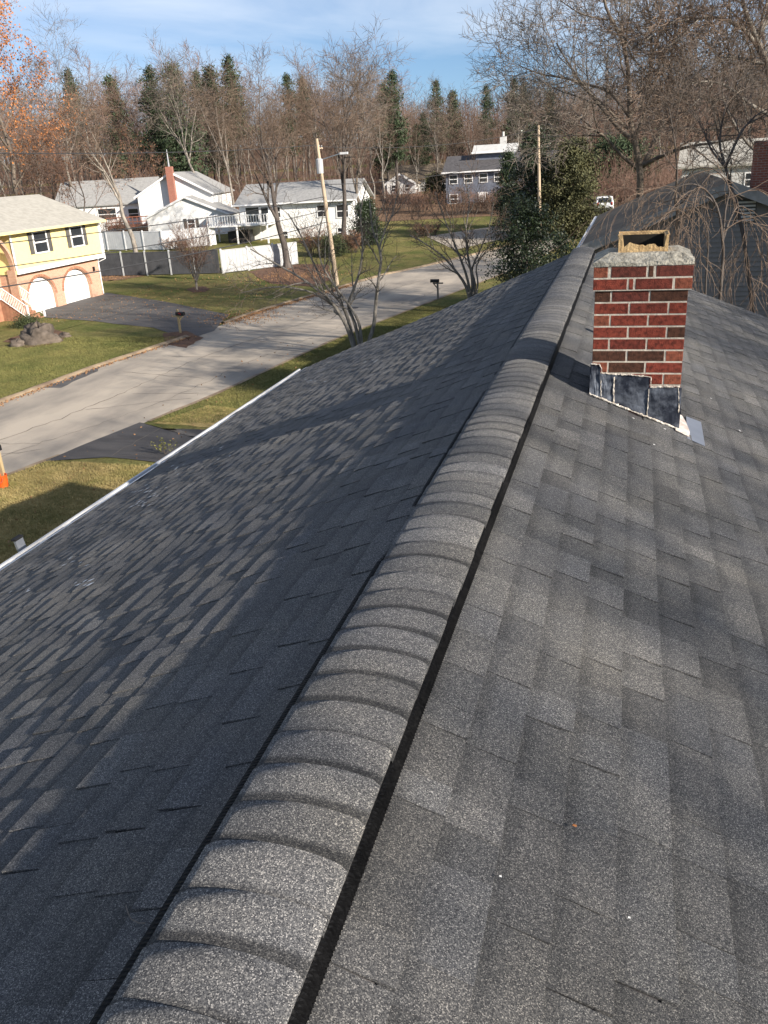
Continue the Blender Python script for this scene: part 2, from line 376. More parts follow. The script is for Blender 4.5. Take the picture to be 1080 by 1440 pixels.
# near front lawn: dry and yellowed
sheet('dry_lawn', 'dry_lawn', [(RR(5)+.2, 5), (RR(12)+.2, 12), (RR(20)+.2, 20), (d1.x+.3, d1.y-.4), (d1.x+6, d1.y-.7), (-5.4, d1.y-1.1), (-5.4, 5)], .006, 8, .05, 3)
sheet('dry_lawn', 'dry_lawn', [(d0.x+.3, d0.y+.8), (d0.x+4, d0.y+.25), (-6, d0.y+.1), (-6, d0.y+1.6), (d0.x+4, d0.y+2.4), (d0.x+1.2, d0.y+3.2)], .008, 8, .05, 4)
# driveway opposite
od = gp((60, 432), (150, 412), (235, 425), (322, 443), (300, 466), (268, 478), (215, 462), (130, 452), (62, 447))
sheet('driveway', 'asphalt_old', od, .02, 5, .06, 5)
sheet('planting_bed', 'mulch', gp((228, 470), (262, 466), (285, 476), (262, 490), (236, 486)), .026, 5, .08, 6)
sheet('planting_bed', 'mulch', gp((350, 382), (400, 372), (460, 372), (470, 392), (440, 404), (380, 399)), .02, 5, .15, 7)
sheet('planting_bed', 'mulch', gp((262, 408), (272, 404), (288, 403), (296, 407), (288, 411), (272, 412)), .02, 4, .06, 8)
sheet('planting_bed', 'mulch', gp((5, 481), (30, 470), (70, 463), (98, 470), (88, 482), (40, 490)), .02, 4, .1, 9)
sheet('leaf_bed', 'leaf_floor', gp((140, 384), (175, 382), (205, 388), (170, 394), (146, 396)), .02, 4, .2, 10)
# leaf-covered woodland floor behind the houses
b = MB(); xs_ = axis([(-220, 140, 12)]); ys_ = axis([(104, 420, 8)])
for y in ys_:
    for x in xs_:
        y2 = y + (6*math.sin(x*.11)+4*math.sin(x*.31) if y == ys_[0] else 0); b.v.append((x, y2, gz(x, y2)+.03))
n = len(xs_); b.f = [(j*n+i, j*n+i+1, (j+1)*n+i+1, (j+1)*n+i) for j in range(len(ys_)-1) for i in range(n-1)]
tag(b.build('woodland_floor', 'leaf_floor', smooth=True), kind='structure')
# cracks and sealed joints in the paving
rg = random.Random(17); b = MB()
def crack(pts, w, z):
    P = []
    for a, c in zip(pts, pts[1:]):
        n = max(2, int(math.dist(a, c)/.35))
        for i in range(n): P.append((a[0]+(c[0]-a[0])*i/n+rg.gauss(0, .05), a[1]+(c[1]-a[1])*i/n+rg.gauss(0, .05)))
    P.append(pts[-1]); o = len(b.v)
    for i, p in enumerate(P):
        q = P[min(i+1, len(P)-1)]; r_ = P[max(i-1, 0)]; d = Vector((q[0]-r_[0], q[1]-r_[1])).normalized(); ww = w*rg.uniform(.4, 1.4)
        for s in (-1, 1): b.v.append((p[0]-d.y*ww*s, p[1]+d.x*ww*s, gz(*p)+z))
    b.f += [(o+2*i, o+2*i+2, o+2*i+3, o+2*i+1) for i in range(len(P)-1)]
for k in range(16):
    y = 16+k*3.4+rg.uniform(-1, 1); u0, u1 = sorted((rg.random(), rg.random())); 
    if u1-u0 < .3: u1 = min(1, u0+.5)
    crack([(RL(y)+.4+(RR(y)-RL(y)-.6)*u0, y), (RL(y)+.4+(RR(y)-RL(y)-.6)*u1, y+rg.uniform(-2.2, 2.2))], .012, .022)
crack([((RL(y_)+RR(y_))/2+.3*math.sin(y_*.3), y_) for y_ in range(14, 78, 3)], .018, .022)
crack([(RR(y_)-1.6+.2*math.sin(y_*.5), y_) for y_ in range(16, 60, 3)], .012, .022)
crack([(d0.x+.9, d0.y+.3), (d1.x+1.3, d1.y+.2)], .02, .034); crack([(d0.x+4.5, d0.y-.4), (d0.x+2.4, d0.y-1.6), (d1.x+2.2, d1.y+.4)], .014, .034)
mat('crack_seal', (.17, .15, .13), .9, (.09, .08, .07), 3, 5)
tag(b.build('road_cracks', 'crack_seal'), 'thin dark cracks in the road and near driveway', 'cracks', kind='stuff')
# manhole cover
mh = ground_at(496, 434); b = MB(); b.tube([(0, 0, 0), (0, 0, .012)], .36, 20); b.tube([(0, 0, .012), (0, 0, .016)], .28, 20)
o = b.build('manhole_cover', 'asphalt'); o.location = (mh.x, mh.y, gz(mh.x, mh.y)+.013)
tag(o, 'round dark manhole cover set in the pale road', 'manhole')

# ================================================================== OUR HOUSE: shingled roof, ridge vent, chimney
XR, ZR, SL = -0.644, 6.690, 0.3997          # ridge line x, deck apex height, slope
HW, Y0, Y1 = 4.553, -4.0, 13.25              # half width, near and far gable
EXP, CW = 0.1425, 0.158                       # shingle exposure, half width of the ridge caps
ca, sa = 1/math.hypot(1, SL), SL/math.hypot(1, SL)
house = thing('shingled_house', 'house with dark grey shingle roof, ridge vent caps and red brick chimney', 'house', (XR, 0, 0))
rnd = random.Random(11)
mat('gutter_paint', (.60, .61, .62), .5, (.42, .42, .42), 2.2, 7, stretch=(1, .6, 1))
def wav(s, y, side):
    """gentle unevenness of the sheathing (metres)"""
    return .0035*math.sin(y*2.6+s*1.1+side)+.0028*math.sin(y*5.15+1.3*side+s*2.3)+.0035*math.sin(s*2.1+y*.6+2*side)+.002*math.sin(s*5.3-y*1.9)
def rp(s, y, h, side):
    """point on the roof: s metres down the slope from the apex, y along the ridge, h above the deck (house space)"""
    h = h+wav(s, y, side)
    return (side*(s*ca+h*sa), y, ZR-s*sa+h*ca)
SLEN = HW/ca
# decks and the body of the house
b = MB()
for side in (-1, 1):
    for j in range(47):
        ya = Y0+(Y1-Y0)*j/46
        for i in range(13):
            b.v.append(rp(SLEN*i/12, ya, -.006, side))
    o = 0 if side == -1 else 47*13
    for j in range(46):
        for i in range(12):
            q = (o+j*13+i, o+j*13+i+1, o+(j+1)*13+i+1, o+(j+1)*13+i); b.f.append(q if side == -1 else q[::-1])
roof = b.build('roof', 'dark_roof', house)
b = MB(); yy0, yy1 = Y0+.35, Y1-.35; ww = HW-.35
b.prism([(-ww, 0), (ww, 0), (ww, ZR-SL*ww-.05), (0, ZR-.05), (-ww, ZR-SL*ww-.05)], 1, yy0, yy1); b.build('wall', 'white_siding', house)
for y in (Y0, Y1-.03):
    b = MB(); b.prism([(-HW, ZR-SL*HW-.2), (0, ZR-.2), (HW, ZR-SL*HW-.2), (HW, ZR-SL*HW-.03), (0, ZR-.03), (-HW, ZR-SL*HW-.03)], 1, y, y+.03); b.build('rake_board', 'white_trim', house)
for side in (-1, 1):
    ez = ZR-SL*HW; x = side*HW
    b = MB(); b.box((min(x, x-side*.03), Y0, ez-.20), (max(x, x-side*.03), Y1, ez-.02)); b.build('fascia', 'white_trim', house)
    g = MB()                                   # K-style gutter, open on top
    prof = [(0, -.005), (0, -.11), (.07, -.11), (.095, -.055), (.10, -.03), (.10, -.01), (.112, -.01), (.112, .004), (.088, .004), (.088, -.03), (.075, -.06), (.06, -.098), (.012, -.098), (.012, -.005)]
    pr = [(x+side*(u+.002), ez+w-.012) for u, w in prof]
    g.prism(pr if side == -1 else pr[::-1], 1, Y0-.02, Y1+.02); g.build('gutter', 'gutter_paint', house)
    b = MB(); b.add([(x-side*.05, Y0, ez+.035), (x+side*.03, Y0, ez-.001), (x+side*.03, Y1, ez-.001), (x-side*.05, Y1, ez+.035)], [(0, 1, 2, 3)])
    b.build('drip_edge', 'white_trim', house)
# bent downspout top / outlet seen beyond the gutter
pe = on_x(37, 772, XR-HW-.30); b = MB()
cx_, cy_, cz_ = pe.x-XR, pe.y, pe.z
arc = [(-.02-.05*math.sin(i/6*1.3), .0, -.10+.20*i/6) for i in range(7)]
for dy in (0,):
    vs = []
    for (u, v, w_) in arc: vs += [(cx_+u-.012, cy_-.055, cz_+w_), (cx_+u-.012, cy_+.055, cz_+w_), (cx_+u+.012, cy_+.055, cz_+w_), (cx_+u+.012, cy_-.055, cz_+w_)]
    b.add(vs, [(4*i+j, 4*i+(j+1) % 4, 4*i+4+(j+1) % 4, 4*i+4+j) for i in range(6) for j in range(4)]+[(0, 3, 2, 1), (24, 25, 26, 27)])
b.box((cx_-.01, cy_-.03, cz_-.115), (XR*0-HW-.10, cy_+.03, cz_-.085))
gb = b.build('gutter_bracket', 'metal_grey', house)
b = MB(); b.cbox((cx_-.075, cy_, cz_+.112), (.05, .12, .022)); b.build('bracket_cap', 'black_rubber', gb)

# ---- shingles
def tone(base, warm=0):
    return (base*(1+.02*warm), base*(1+.004*warm), base*(1-.02*warm))
pieces = []                                     # (screen size, MB)
rest = {-1: MB(), 1: MB()}
def visible_size(c, area):
    u, v, d = to_px((c[0]+XR, c[1], c[2]))
    if d < .3 or not (-30 < u < 1110 and -20 < v < 1470): return 0
    return area/(d*d)
ncourse = int(SLEN/EXP)+1
CH_X0, CH_X1, CH_Y0, CH_Y1 = -.193-XR, .364-XR, 5.60, 6.09       # chimney in house space
for side in (-1, 1):
    for i in range(ncourse):
        s_b = .175+EXP*(i) ; s_b = min(s_b, SLEN+.012)         # butt line (lower edge) of this course
        s_t = s_b-EXP-.035
        if s_t > SLEN-.02: continue
        y = Y0-rnd.uniform(0, .25); raised = rnd.random() < .5; shade = 1.0
        run = 0
        while y < Y1+.02:
            wdt = rnd.choice([.105, .135, .165, .20, .235, .27])*rnd.uniform(.92, 1.1)
            if not raised: wdt *= rnd.choice([.8, 1.0, 1.25])
            ye = min(y+wdt, Y1+.02)
            y_c = max(y, Y0-.02)
            if run <= 0:                                         # a new 1 m shingle: its own granule batch
                shade = rnd.gauss(1, .055); run = .98
            run -= wdt
            base = .100*shade*(1.06 if raised else .94)*rnd.uniform(.93, 1.07)
            if rnd.random() < .10: base *= 1.15
            if rnd.random() < .16: base *= .84
            hb = (.0088 if raised else .0040)+rnd.uniform(-.0006, .0012)
            lift = rnd.random() < .02 and raised
            if lift: hb += .003
            # tab sides are cut a little askew (dovetails)
            sk = rnd.uniform(-.010, .010) if raised else 0; sk2 = rnd.uniform(-.010, .010) if raised else 0
            ht = .0005
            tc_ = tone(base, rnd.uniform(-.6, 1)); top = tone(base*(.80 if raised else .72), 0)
            vs = []
            for (ss, hh) in ((s_t, ht), (s_b-EXP*.86, ht+(hb-ht)*.30), (s_b-EXP*.60, ht+(hb-ht)*.52), (s_b, hb)):
                f = (ss-s_t)/(s_b-s_t)
                ya, yb = y_c+sk*f, ye+sk2*f-.0012
                vs += [rp(ss, ya, hh, side), rp(ss, yb, hh, side)]
            vs += [rp(s_b, y_c+sk, -.001, side), rp(s_b, ye+sk2-.0012, -.001, side), rp(s_t, y_c, -.001, side), rp(s_t, ye-.0012, -.001, side)]
            fs = [(0, 1, 3, 2), (2, 3, 5, 4), (4, 5, 7, 6), (6, 7, 9, 8), (0, 2, 4, 6, 8, 10), (1, 11, 9, 7, 5, 3)]
            if side == 1: fs = [q[::-1] for q in fs]
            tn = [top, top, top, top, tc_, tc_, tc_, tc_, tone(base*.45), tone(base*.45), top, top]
            c = rp(s_b-EXP/2, (y+ye)/2, .01, side)
            inside = side == 1 and CH_X0-.02 < c[0] < CH_X1+.02 and CH_Y0-.0 < (y+ye)/2 < CH_Y1+.0
            if not inside and ye > y_c+.01: pieces.append((visible_size(c, (ye-y)*EXP), side, vs, fs, tn))
            y = ye; raised = not raised if rnd.random() < .86 else raised
pieces.sort(key=lambda p: -p[0])
for k, (sz, side, vs, fs, tn) in enumerate(pieces):
    if k < 300: b = MB(); b.add(vs, fs, tn); b.build('shingle', M_SH, roof)
    else: rest[side].add(vs, fs, tn)
for side in (-1, 1): tag(rest[side].build('shingle_field', M_SH, roof), kind='stuff')

# ---- ridge vent under the caps: black ribbed plastic
vent = MB()
def vent_profile(side, y, rib):
    e_ = ZR+.012-1.04*CW*CW
    return [(side*.02, ZR-.004), (side*(CW-.012), e_-.006), (side*(CW+.003+rib), e_-.013), (side*(CW+.013+rib), ZR-SL*(CW+.013)+.009), (side*(CW+(.016 if side == 1 else .055)), ZR-SL*(CW+(.016 if side == 1 else .055))+.009)]
for side in (-1, 1):
    ys = []; y = Y0+.05
    while y < Y1-.05:
        step = .006 if y < 5 else .05
        ys.append((y, .006 if len(ys) % 2 else -.006)); y += step
    ys = [q for q in ys if q[0] > -.2] if False else ys
    o = len(vent.v); n = 5
    for y, rib in ys: vent.v += [(x, y, z) for x, z in vent_profile(side, y, rib if y < 5 else 0)]
    for j in range(len(ys)-1):
        for i in range(n-1):
            q = (o+j*n+i, o+j*n+i+1, o+(j+1)*n+i+1, o+(j+1)*n+i); vent.f.append(q if side == -1 else q[::-1])
vent_o = vent.build('ridge_vent', 'black_vent', house)
# ---- ridge caps: each one its own piece, the nearer laps over the farther
def cap_z(x): 
    a = abs(x); r_ = .115
    return ZR+.012-1.04*a*a
NC = 17; CE = .1275
k = 0; y = Y0
while y < Y1:
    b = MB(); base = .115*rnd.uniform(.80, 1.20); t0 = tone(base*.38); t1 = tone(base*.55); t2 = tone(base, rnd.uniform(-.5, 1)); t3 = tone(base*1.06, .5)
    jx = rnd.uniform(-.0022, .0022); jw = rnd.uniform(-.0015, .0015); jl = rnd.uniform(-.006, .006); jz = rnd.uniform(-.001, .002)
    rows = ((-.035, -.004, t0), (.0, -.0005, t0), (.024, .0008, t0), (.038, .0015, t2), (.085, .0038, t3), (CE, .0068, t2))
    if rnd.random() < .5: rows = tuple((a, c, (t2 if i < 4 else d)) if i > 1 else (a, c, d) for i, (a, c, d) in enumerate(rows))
    for (dy, dz, tn) in rows:
        for i in range(NC):
            u = -1+2*i/(NC-1); x = u*(CW+jw)+jx
            skew = jl*u
            rr = .010 if (dy == CE and abs(u) > .93) else 0           # rounded corner at the butt
            b.v.append((x, y+dy+skew-rr, cap_z(x)+dz*(1-.45*u*u)+jz)); b.tone.append(tn)
    nr = len(rows)
    b.f = [(j*NC+i, j*NC+i+1, (j+1)*NC+i+1, (j+1)*NC+i) for j in range(nr-1) for i in range(NC-1)]
    o = len(b.v)
    for i in range(NC):                                               # butt face
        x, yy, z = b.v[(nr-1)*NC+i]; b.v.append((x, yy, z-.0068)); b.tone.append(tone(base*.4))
    b.f += [((nr-1)*NC+i, (nr-1)*NC+i+1, o+i+1, o+i) for i in range(NC-1)]
    for e in (0, NC-1):                                               # side edges
        o = len(b.v)
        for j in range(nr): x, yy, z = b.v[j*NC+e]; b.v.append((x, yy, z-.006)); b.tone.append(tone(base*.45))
        b.f += [((j*NC+e, (j+1)*NC+e, o+j+1, o+j) if e == 0 else (j*NC+e, o+j, o+j+1, (j+1)*NC+e)) for j in range(nr-1)]
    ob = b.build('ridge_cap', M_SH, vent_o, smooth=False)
    me = ob.data; me.polygons.foreach_set('use_smooth', [p.index < (nr-1)*(NC-1) for p in me.polygons])
    y += CE; k += 1

# ---- chimney (house > chimney > bricks, crown, flue, flashing)
def rz_at(x): return ZR-SL*abs(x)
BX0, BX1, BY0, BY1 = CH_X0, CH_X1, CH_Y0, CH_Y1
ZT = 7.338; CO = .0753
chim = MB()
zb = rz_at(BX1)-.25
chim.box((BX0+.002, BY0+.002, zb), (BX1-.002, BY1-.002, ZT-2*CO)); chim.box((BX0-.010, BY0-.012, ZT-2*CO), (BX1+.018, BY1+.012, ZT-.004))
mat('mortar', (.62, .55, .45), .95, (.42, .37, .30), 18, 5, .3, 90)
def brick_mat(name, c):
    return mat(name, c, .85, tuple(q*.36 for q in c), 38, 8, .4, 150, spec=.25, contrast=(.34, .60))
BM = [brick_mat('brick_a', (.24, .050, .030)), brick_mat('brick_b', (.19, .042, .027)), brick_mat('brick_c', (.15, .040, .028)), brick_mat('brick_d', (.28, .085, .048)), brick_mat('brick_e', (.095, .040, .024))]
chimney = chim.build('chimney', 'mortar', house)
brk = random.Random(5)
def add_brick(a, c, face, m):
    """a brick with slightly chipped, uneven corners"""
    b = MB(); j = lambda: brk.uniform(-.0012, .0012)
    (x0, y0, z0), (x1, y1, z1) = a, c; e = .002
    vs = []
    # chamfered towards the outside face
    if face == 'f': o_, i_ = y0, y1; q = [(x0, z0), (x1, z0), (x1, z1), (x0, z1)]; vs = [(x, i_, z) for x, z in q]+[(x, o_+e, z) for x, z in q]+[(x+(e if x == x0 else -e)+j(), o_+j(), z+(e if z == z0 else -e)+j()) for x, z in q]
    elif face == 'b': o_, i_ = y1, y0; q = [(x1, z0), (x0, z0), (x0, z1), (x1, z1)]; vs = [(x, i_, z) for x, z in q]+[(x, o_-e, z) for x, z in q]+[(x+(e if x == x0 else -e)+j(), o_+j(), z+(e if z == z0 else -e)+j()) for x, z in q]
    elif face == 'l': o_, i_ = x0, x1; q = [(y1, z0), (y0, z0), (y0, z1), (y1, z1)]; vs = [(i_, y, z) for y, z in q]+[(o_+e, y, z) for y, z in q]+[(o_+j(), y+(e if y == y0 else -e)+j(), z+(e if z == z0 else -e)+j()) for y, z in q]
    else: o_, i_ = x1, x0; q = [(y0, z0), (y1, z0), (y1, z1), (y0, z1)]; vs = [(i_, y, z) for y, z in q]+[(o_-e, y, z) for y, z in q]+[(o_+j(), y+(e if y == y0 else -e)+j(), z+(e if z == z0 else -e)+j()) for y, z in q]
    fs = [(8, 9, 10, 11)]+[(4+i, 4+(i+1) % 4, 8+(i+1) % 4, 8+i) for i in range(4)]+[(i, (i+1) % 4, 4+(i+1) % 4, 4+i) for i in range(4)]
    b.add(vs, fs); ob = b.build('brick', m, chimney)
    return ob
def pick(row=0, hot=None):
    return hot if hot is not None else brk.choices(BM, (5, 4, 3, 2.2, 1.3))[0]
MO = .0105
def course(x0, x1, y0, y1, z0, z1, plan, mats, idx):
    """plan: list of (f0, f1) fractions on the front face"""
    W = x1-x0
    for k, (f0, f1) in enumerate(plan): add_brick((x0+W*f0, y0, z0), (x0+W*f1, y0+.06, z1), 'f', mats[k] if mats else pick())
    D = y1-y0-.0
    for face in ('l', 'r', 'b'):
        L = D-.12 if face in 'lr' else W
        off = (.11 if idx % 2 else .0); s = -off
        while s < L:
            a = max(s, 0); e_ = min(s+.2135, L); s += .224
            if e_-a < .03: continue
            if face == 'l': add_brick((x0, y0+.06+a+(MO if a == 0 else 0), z0), (x0+.05, y0+.06+e_, z1), 'l', pick())
            elif face == 'r': add_brick((x1-.05, y0+.06+a+(MO if a == 0 else 0), z0), (x1, y0+.06+e_, z1), 'r', pick())
            else: add_brick((x0+a, y1-.05, z0), (x0+e_, y1, z1), 'b', pick())
A, Bm, C, Dm, Em = BM
z = ZT
# corbel: two rows standing proud
course(BX0-.012, BX1+.020, BY0-.014, BY1+.014, z-CO+MO/2, z-MO/2, [(0, .145), (.18, .535), (.558, .607), (.635, 1)], [Dm, C, Em, C], 0); z -= CO
course(BX0-.012, BX1+.020, BY0-.014, BY1+.014, z-CO+MO/2, z-MO/2, [(0, .345), (.367, .41), (.433, .803), (.828, 1)], [A, A, Bm, Dm], 1); z -= CO
SHH = [(0, .170), (.190, .585), (.605, 1)]; SSH = [(0, .372), (.394, .795), (.815, 1)]
rows_m = [[Em, C, Em], [A, Bm, A], [Dm, A, A], [A, A, Em], [A, Bm, A], [Em, Em, Dm], [Dm, Em, A], [Bm, A, Dm], [A, A, Bm], [A, Bm, C], [C, A, Bm], [A, A, A]]
ri = 0
while z > rz_at(BX1)-.12:
    course(BX0, BX1, BY0, BY1, z-CO+MO/2, z-MO/2, SHH if ri % 2 == 0 else SSH, rows_m[ri % 12], ri); z -= CO; ri += 1
# crown: weathered mortar wash, sloped and ragged
mat('crown', (.42, .39, .32), .95, (.16, .145, .115), 22, 9, .6, 60, contrast=(.3, .62))
b = MB(); cxm, cym = (BX0+BX1)/2, (BY0+BY1)/2
rg = random.Random(8)
ringp = []
for (hx, hy, zz, jz) in ((.300, .262, ZT-.002, .004), (.298, .260, ZT+.022, .010), (.215, .185, ZT+.066, .006), (.165, .150, ZT+.068, .003)):
    ring = []
    N = 40
    for i in range(N):
        t = i/N*4; k = int(t); f = t-k
        c = [(-1, -1), (1, -1), (1, 1), (-1, 1), (-1, -1)]
        u = c[k][0]+(c[k+1][0]-c[k][0])*f; v = c[k][1]+(c[k+1][1]-c[k][1])*f
        ring.append((cxm+.004+u*hx+rg.uniform(-.004, .004), cym+v*hy+rg.uniform(-.004, .004), zz+rg.uniform(-jz, jz)))
    ringp.append(ring)
b.v = [p for r_ in ringp for p in r_]
b.f = [(j*40+i, j*40+(i+1) % 40, (j+1)*40+(i+1) % 40, (j+1)*40+i) for j in range(3) for i in range(40)]
b.f.append(tuple(range(120, 160)))
b.build('crown', 'crown', chimney)
# clay flue liner, front wall broken away along a ragged edge
mat('flue_clay', (.60, .42, .21), .9, (.33, .21, .10), 16, 7, .4, 60, contrast=(.3, .65))
b = MB(); fx0, fx1, fy0, fy1 = cxm-.150, cxm+.148, cym-.145, cym+.140; fz0, fz1, th = ZT+.055, 7.500, .020
b.box((fx0, fy0+.03, fz0), (fx0+th, fy1, fz1)); b.box((fx1-th, fy0+.03, fz0), (fx1, fy1, fz1)); b.box((fx0+th, fy1-th, fz0), (fx1-th, fy1, fz1))
N = 26; 
top = []
for i in range(N+1):
    u = i/N
    hgt = .060+.010*math.sin(u*9)+rg.uniform(-.006, .006)
    if u < .10: hgt = .118
    elif u < .2: hgt = .040+.25*(u-.1)
    elif u > .93: hgt = .112
    elif u > .80: hgt = .034+rg.uniform(0, .008)
    elif u > .72: hgt = .062-.3*(u-.72)
    top.append(hgt)
for i in range(N):
    xa, xb = fx0+(fx1-fx0)*i/N, fx0+(fx1-fx0)*(i+1)/N
    b.add([(xa, fy0, fz0), (xb, fy0, fz0), (xb, fy0+.032, fz0), (xa, fy0+.032, fz0), (xa, fy0+rg.uniform(0, .004), fz0+top[i]), (xb, fy0+rg.uniform(0, .004), fz0+top[i+1]), (xb, fy0+.03, fz0+top[i+1]-.006), (xa, fy0+.03, fz0+top[i]-.006)],
          [(0, 1, 5, 4), (4, 5, 6, 7), (3, 7, 6, 2), (0, 4, 7, 3), (1, 2, 6, 5)])
b.build('flue', 'flue_clay', chimney)
b = MB(); b.tube([(fx0-.002, fy0+.03, fz1+.002), (fx0-.002, fy1, fz1+.002), (fx1, fy1, fz1+.002), (fx1, fy0+.03, fz1+.002)], .006, 6); b.build('flue_rim', 'flue_clay', chimney)
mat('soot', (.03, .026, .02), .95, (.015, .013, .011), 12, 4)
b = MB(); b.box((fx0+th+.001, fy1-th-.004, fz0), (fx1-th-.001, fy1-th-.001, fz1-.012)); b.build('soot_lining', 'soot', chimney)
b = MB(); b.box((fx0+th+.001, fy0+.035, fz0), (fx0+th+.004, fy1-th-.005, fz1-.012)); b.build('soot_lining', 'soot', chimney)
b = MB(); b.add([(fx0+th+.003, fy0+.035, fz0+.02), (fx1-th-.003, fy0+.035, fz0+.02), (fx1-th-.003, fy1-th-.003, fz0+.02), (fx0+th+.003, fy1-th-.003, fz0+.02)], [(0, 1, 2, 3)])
b.build('flue_dark_sheet', 'soot', chimney)  # dark sheet across the flue, standing in for its unlit depth
# flashing on the front: stepped lead sheets, caulked by hand
mat('lead', (.30, .33, .38), .55, (.022, .026, .038), 7, 9, .3, 25, metal=.3, contrast=(.44, .80))
mat('caulk', (.70, .64, .55), .8, (.46, .40, .33), 22, 4, .9, 70)
def fpt(zx, zy, d=0):
    """photo detail pixels on the chimney's front plane -> house space"""
    P = on_y(820+zx/6, 460+zy/6, BY0-d); return P.x-XR, P.z
def low(x): return rz_at(x)+.012
panels = [((52, 318), (150, 322)), ((140, 392), (262, 400)), ((252, 398), (566, 424)), ((553, 512), (806, 512))]
for i, (a, c) in enumerate(panels):
    d = .006+.004*(i % 2); xa, za = fpt(*a, d); xc, zc = fpt(*c, d); b = MB(); N = 9; K = 5
    if i == 0: xa = BX0-.010
    if i == 3: xc = BX1+.008
    rg2 = random.Random(40+i)
    for jj in range(K+1):
        for ii in range(N+1):
            u = ii/N; v = jj/K; x = xa+(xc-xa)*u; zt = za+(zc-za)*u; zz = zt+(low(x)-zt)*v
            dent = .004*math.sin(u*7+i)*math.sin(v*5+i)+rg2.uniform(-.0015, .0015)
            b.v.append((x, BY0-d-.004-max(-.003, dent)-.012*max(0, v-.8), zz))
    n = N+1
    b.f = [(jj*n+ii, (jj+1)*n+ii, (jj+1)*n+ii+1, jj*n+ii+1) for jj in range(K) for ii in range(N)]
    o = len(b.v); b.v += [(x, BY0+.004, z_) for (x, y_, z_) in b.v[:o]]
    edge = [(jj*n, (jj+1)*n) for jj in range(K)]+[(K*n+ii, K*n+ii+1) for ii in range(N)]+[((jj+1)*n+N, jj*n+N) for jj in range(K)][::-1]+[(ii+1, ii) for ii in range(N)]
    b.f += [(p, q, q+o, p+o) for p, q in edge]
    b.build('flashing', 'lead', chimney, smooth=False)
# side flashings (left, right) and the uphill pan
for x0, x1, zz in ((BX0-.012, BX0+.002, rz_at(BX0)+.17), (BX1-.002, BX1+.012, rz_at(BX1)+.15)):
    b = MB(); b.box((x0, BY0-.006, rz_at(x1)-.02), (x1, BY1+.006, zz)); b.build('flashing', 'lead', chimney)
def bead(pts, r0, seed):
    rg = random.Random(seed); P = []; rr = []
    for a, c in zip(pts, pts[1:]):
        a, c = Vector(a), Vector(c); L = (c-a).length; n = max(2, int(L/.012))
        for i in range(n): P.append(a.lerp(c, i/n)+Vector((rg.uniform(-.002, .002), rg.uniform(-.002, 0), rg.uniform(-.0028, .0028)))); rr.append(r0*rg.uniform(.35, 1.6))
    P.append(Vector(pts[-1])); rr.append(r0)
    b = MB(); b.tube(P, rr, 6); return b.build('caulk_bead', 'caulk', chimney, smooth=True)
def f3(zx, zy, d=.012): x, z_ = fpt(zx, zy, d); return (x, BY0-d, z_)
bead([(BX0-.012, BY0-.012, f3(60, 312)[2]), f3(140, 316), f3(156, 345), f3(158, 388), f3(250, 398), f3(400, 405), f3(572, 420), f3(574, 455), f3(572, 505), f3(690, 503), f3(815, 505)], .0050, 1)
bead([f3(800, 505), f3(808, 600), f3(804, 720)], .0035, 2); bead([f3(262, 420, .014), f3(255, 540, .014), f3(258, 640, .014)], .0048, 3); bead([f3(556, 520, .014), f3(545, 640, .014), f3(540, 745, .014)], .003, 4)
lw = [(x, BY0-.030, low(x)+.004) for x in [BX0-.012+(BX1-BX0+.02)*i/8 for i in range(9)]]
bead(lw, .0062, 5); bead([f3(150, 410, .014), f3(150, 590, .014)], .0025, 6); bead([f3(225, 640, .016), f3(300, 660, .02)], .012, 7)
# scrap of white membrane and a loose grey metal sheet on the slope beside the flashing
def rpx(px, py, h=.014):
    v = ray(px, py); k_ = ZR+h/ca-SL*0; t = (CAM_H-(ZR+h/ca+SL*XR))/(-v.z-SL*v.x); P = O+v*t; return P
def flat_patch(name, m, pix, h, label, cat, curl=0):
    P = [rpx(820+a/6, 460+c/6, h) for a, c in pix]; c0 = P[0]; n = len(P); b = MB(); nn = Vector((sa, 0, ca))
    up = [p-c0 for p in P]; b.add(up+[p-nn*.0025 for p in up], [tuple(range(n))[::-1], tuple(range(n, 2*n))]+[(i, (i+1) % n, n+(i+1) % n, n+i) for i in range(n)])
    o = b.build(name, m); o.location = c0; return tag(o, label, cat)
flat_patch('metal_sheet', 'metal_grey', [(870, 752), (995, 800), (1030, 1003), (880, 938)], .0135, 'grey metal sheet lying on the shingles below the brick chimney', 'metal sheet')
mat('membrane', (.72, .66, .60), .7, (.50, .40, .33), 11, 5, .6, 30)
flat_patch('membrane_scrap', 'membrane', [(800, 728), (835, 745), (868, 800), (900, 880), (895, 925), (780, 868)], .0175, 'torn scrap of white membrane beside the chimney flashing', 'membrane')
# vent pipe behind the chimney (its shadow falls beside the chimney)
vp = thing('vent_pipe', 'plumbing vent pipe standing on the roof behind the brick chimney', 'pipe', (.10, 7.45, rz_at(.10-XR)))
b = MB(); b.tube([(0, 0, -.05), (0, 0, .36)], .045, 14); b.build('pipe', 'black_rubber', vp)
b = MB(); b.tube([(0, 0, -.02), (0, 0, .03), (0, 0, .07)], [.13, .09, .05], 14); b.build('boot', 'black_rubber', vp)
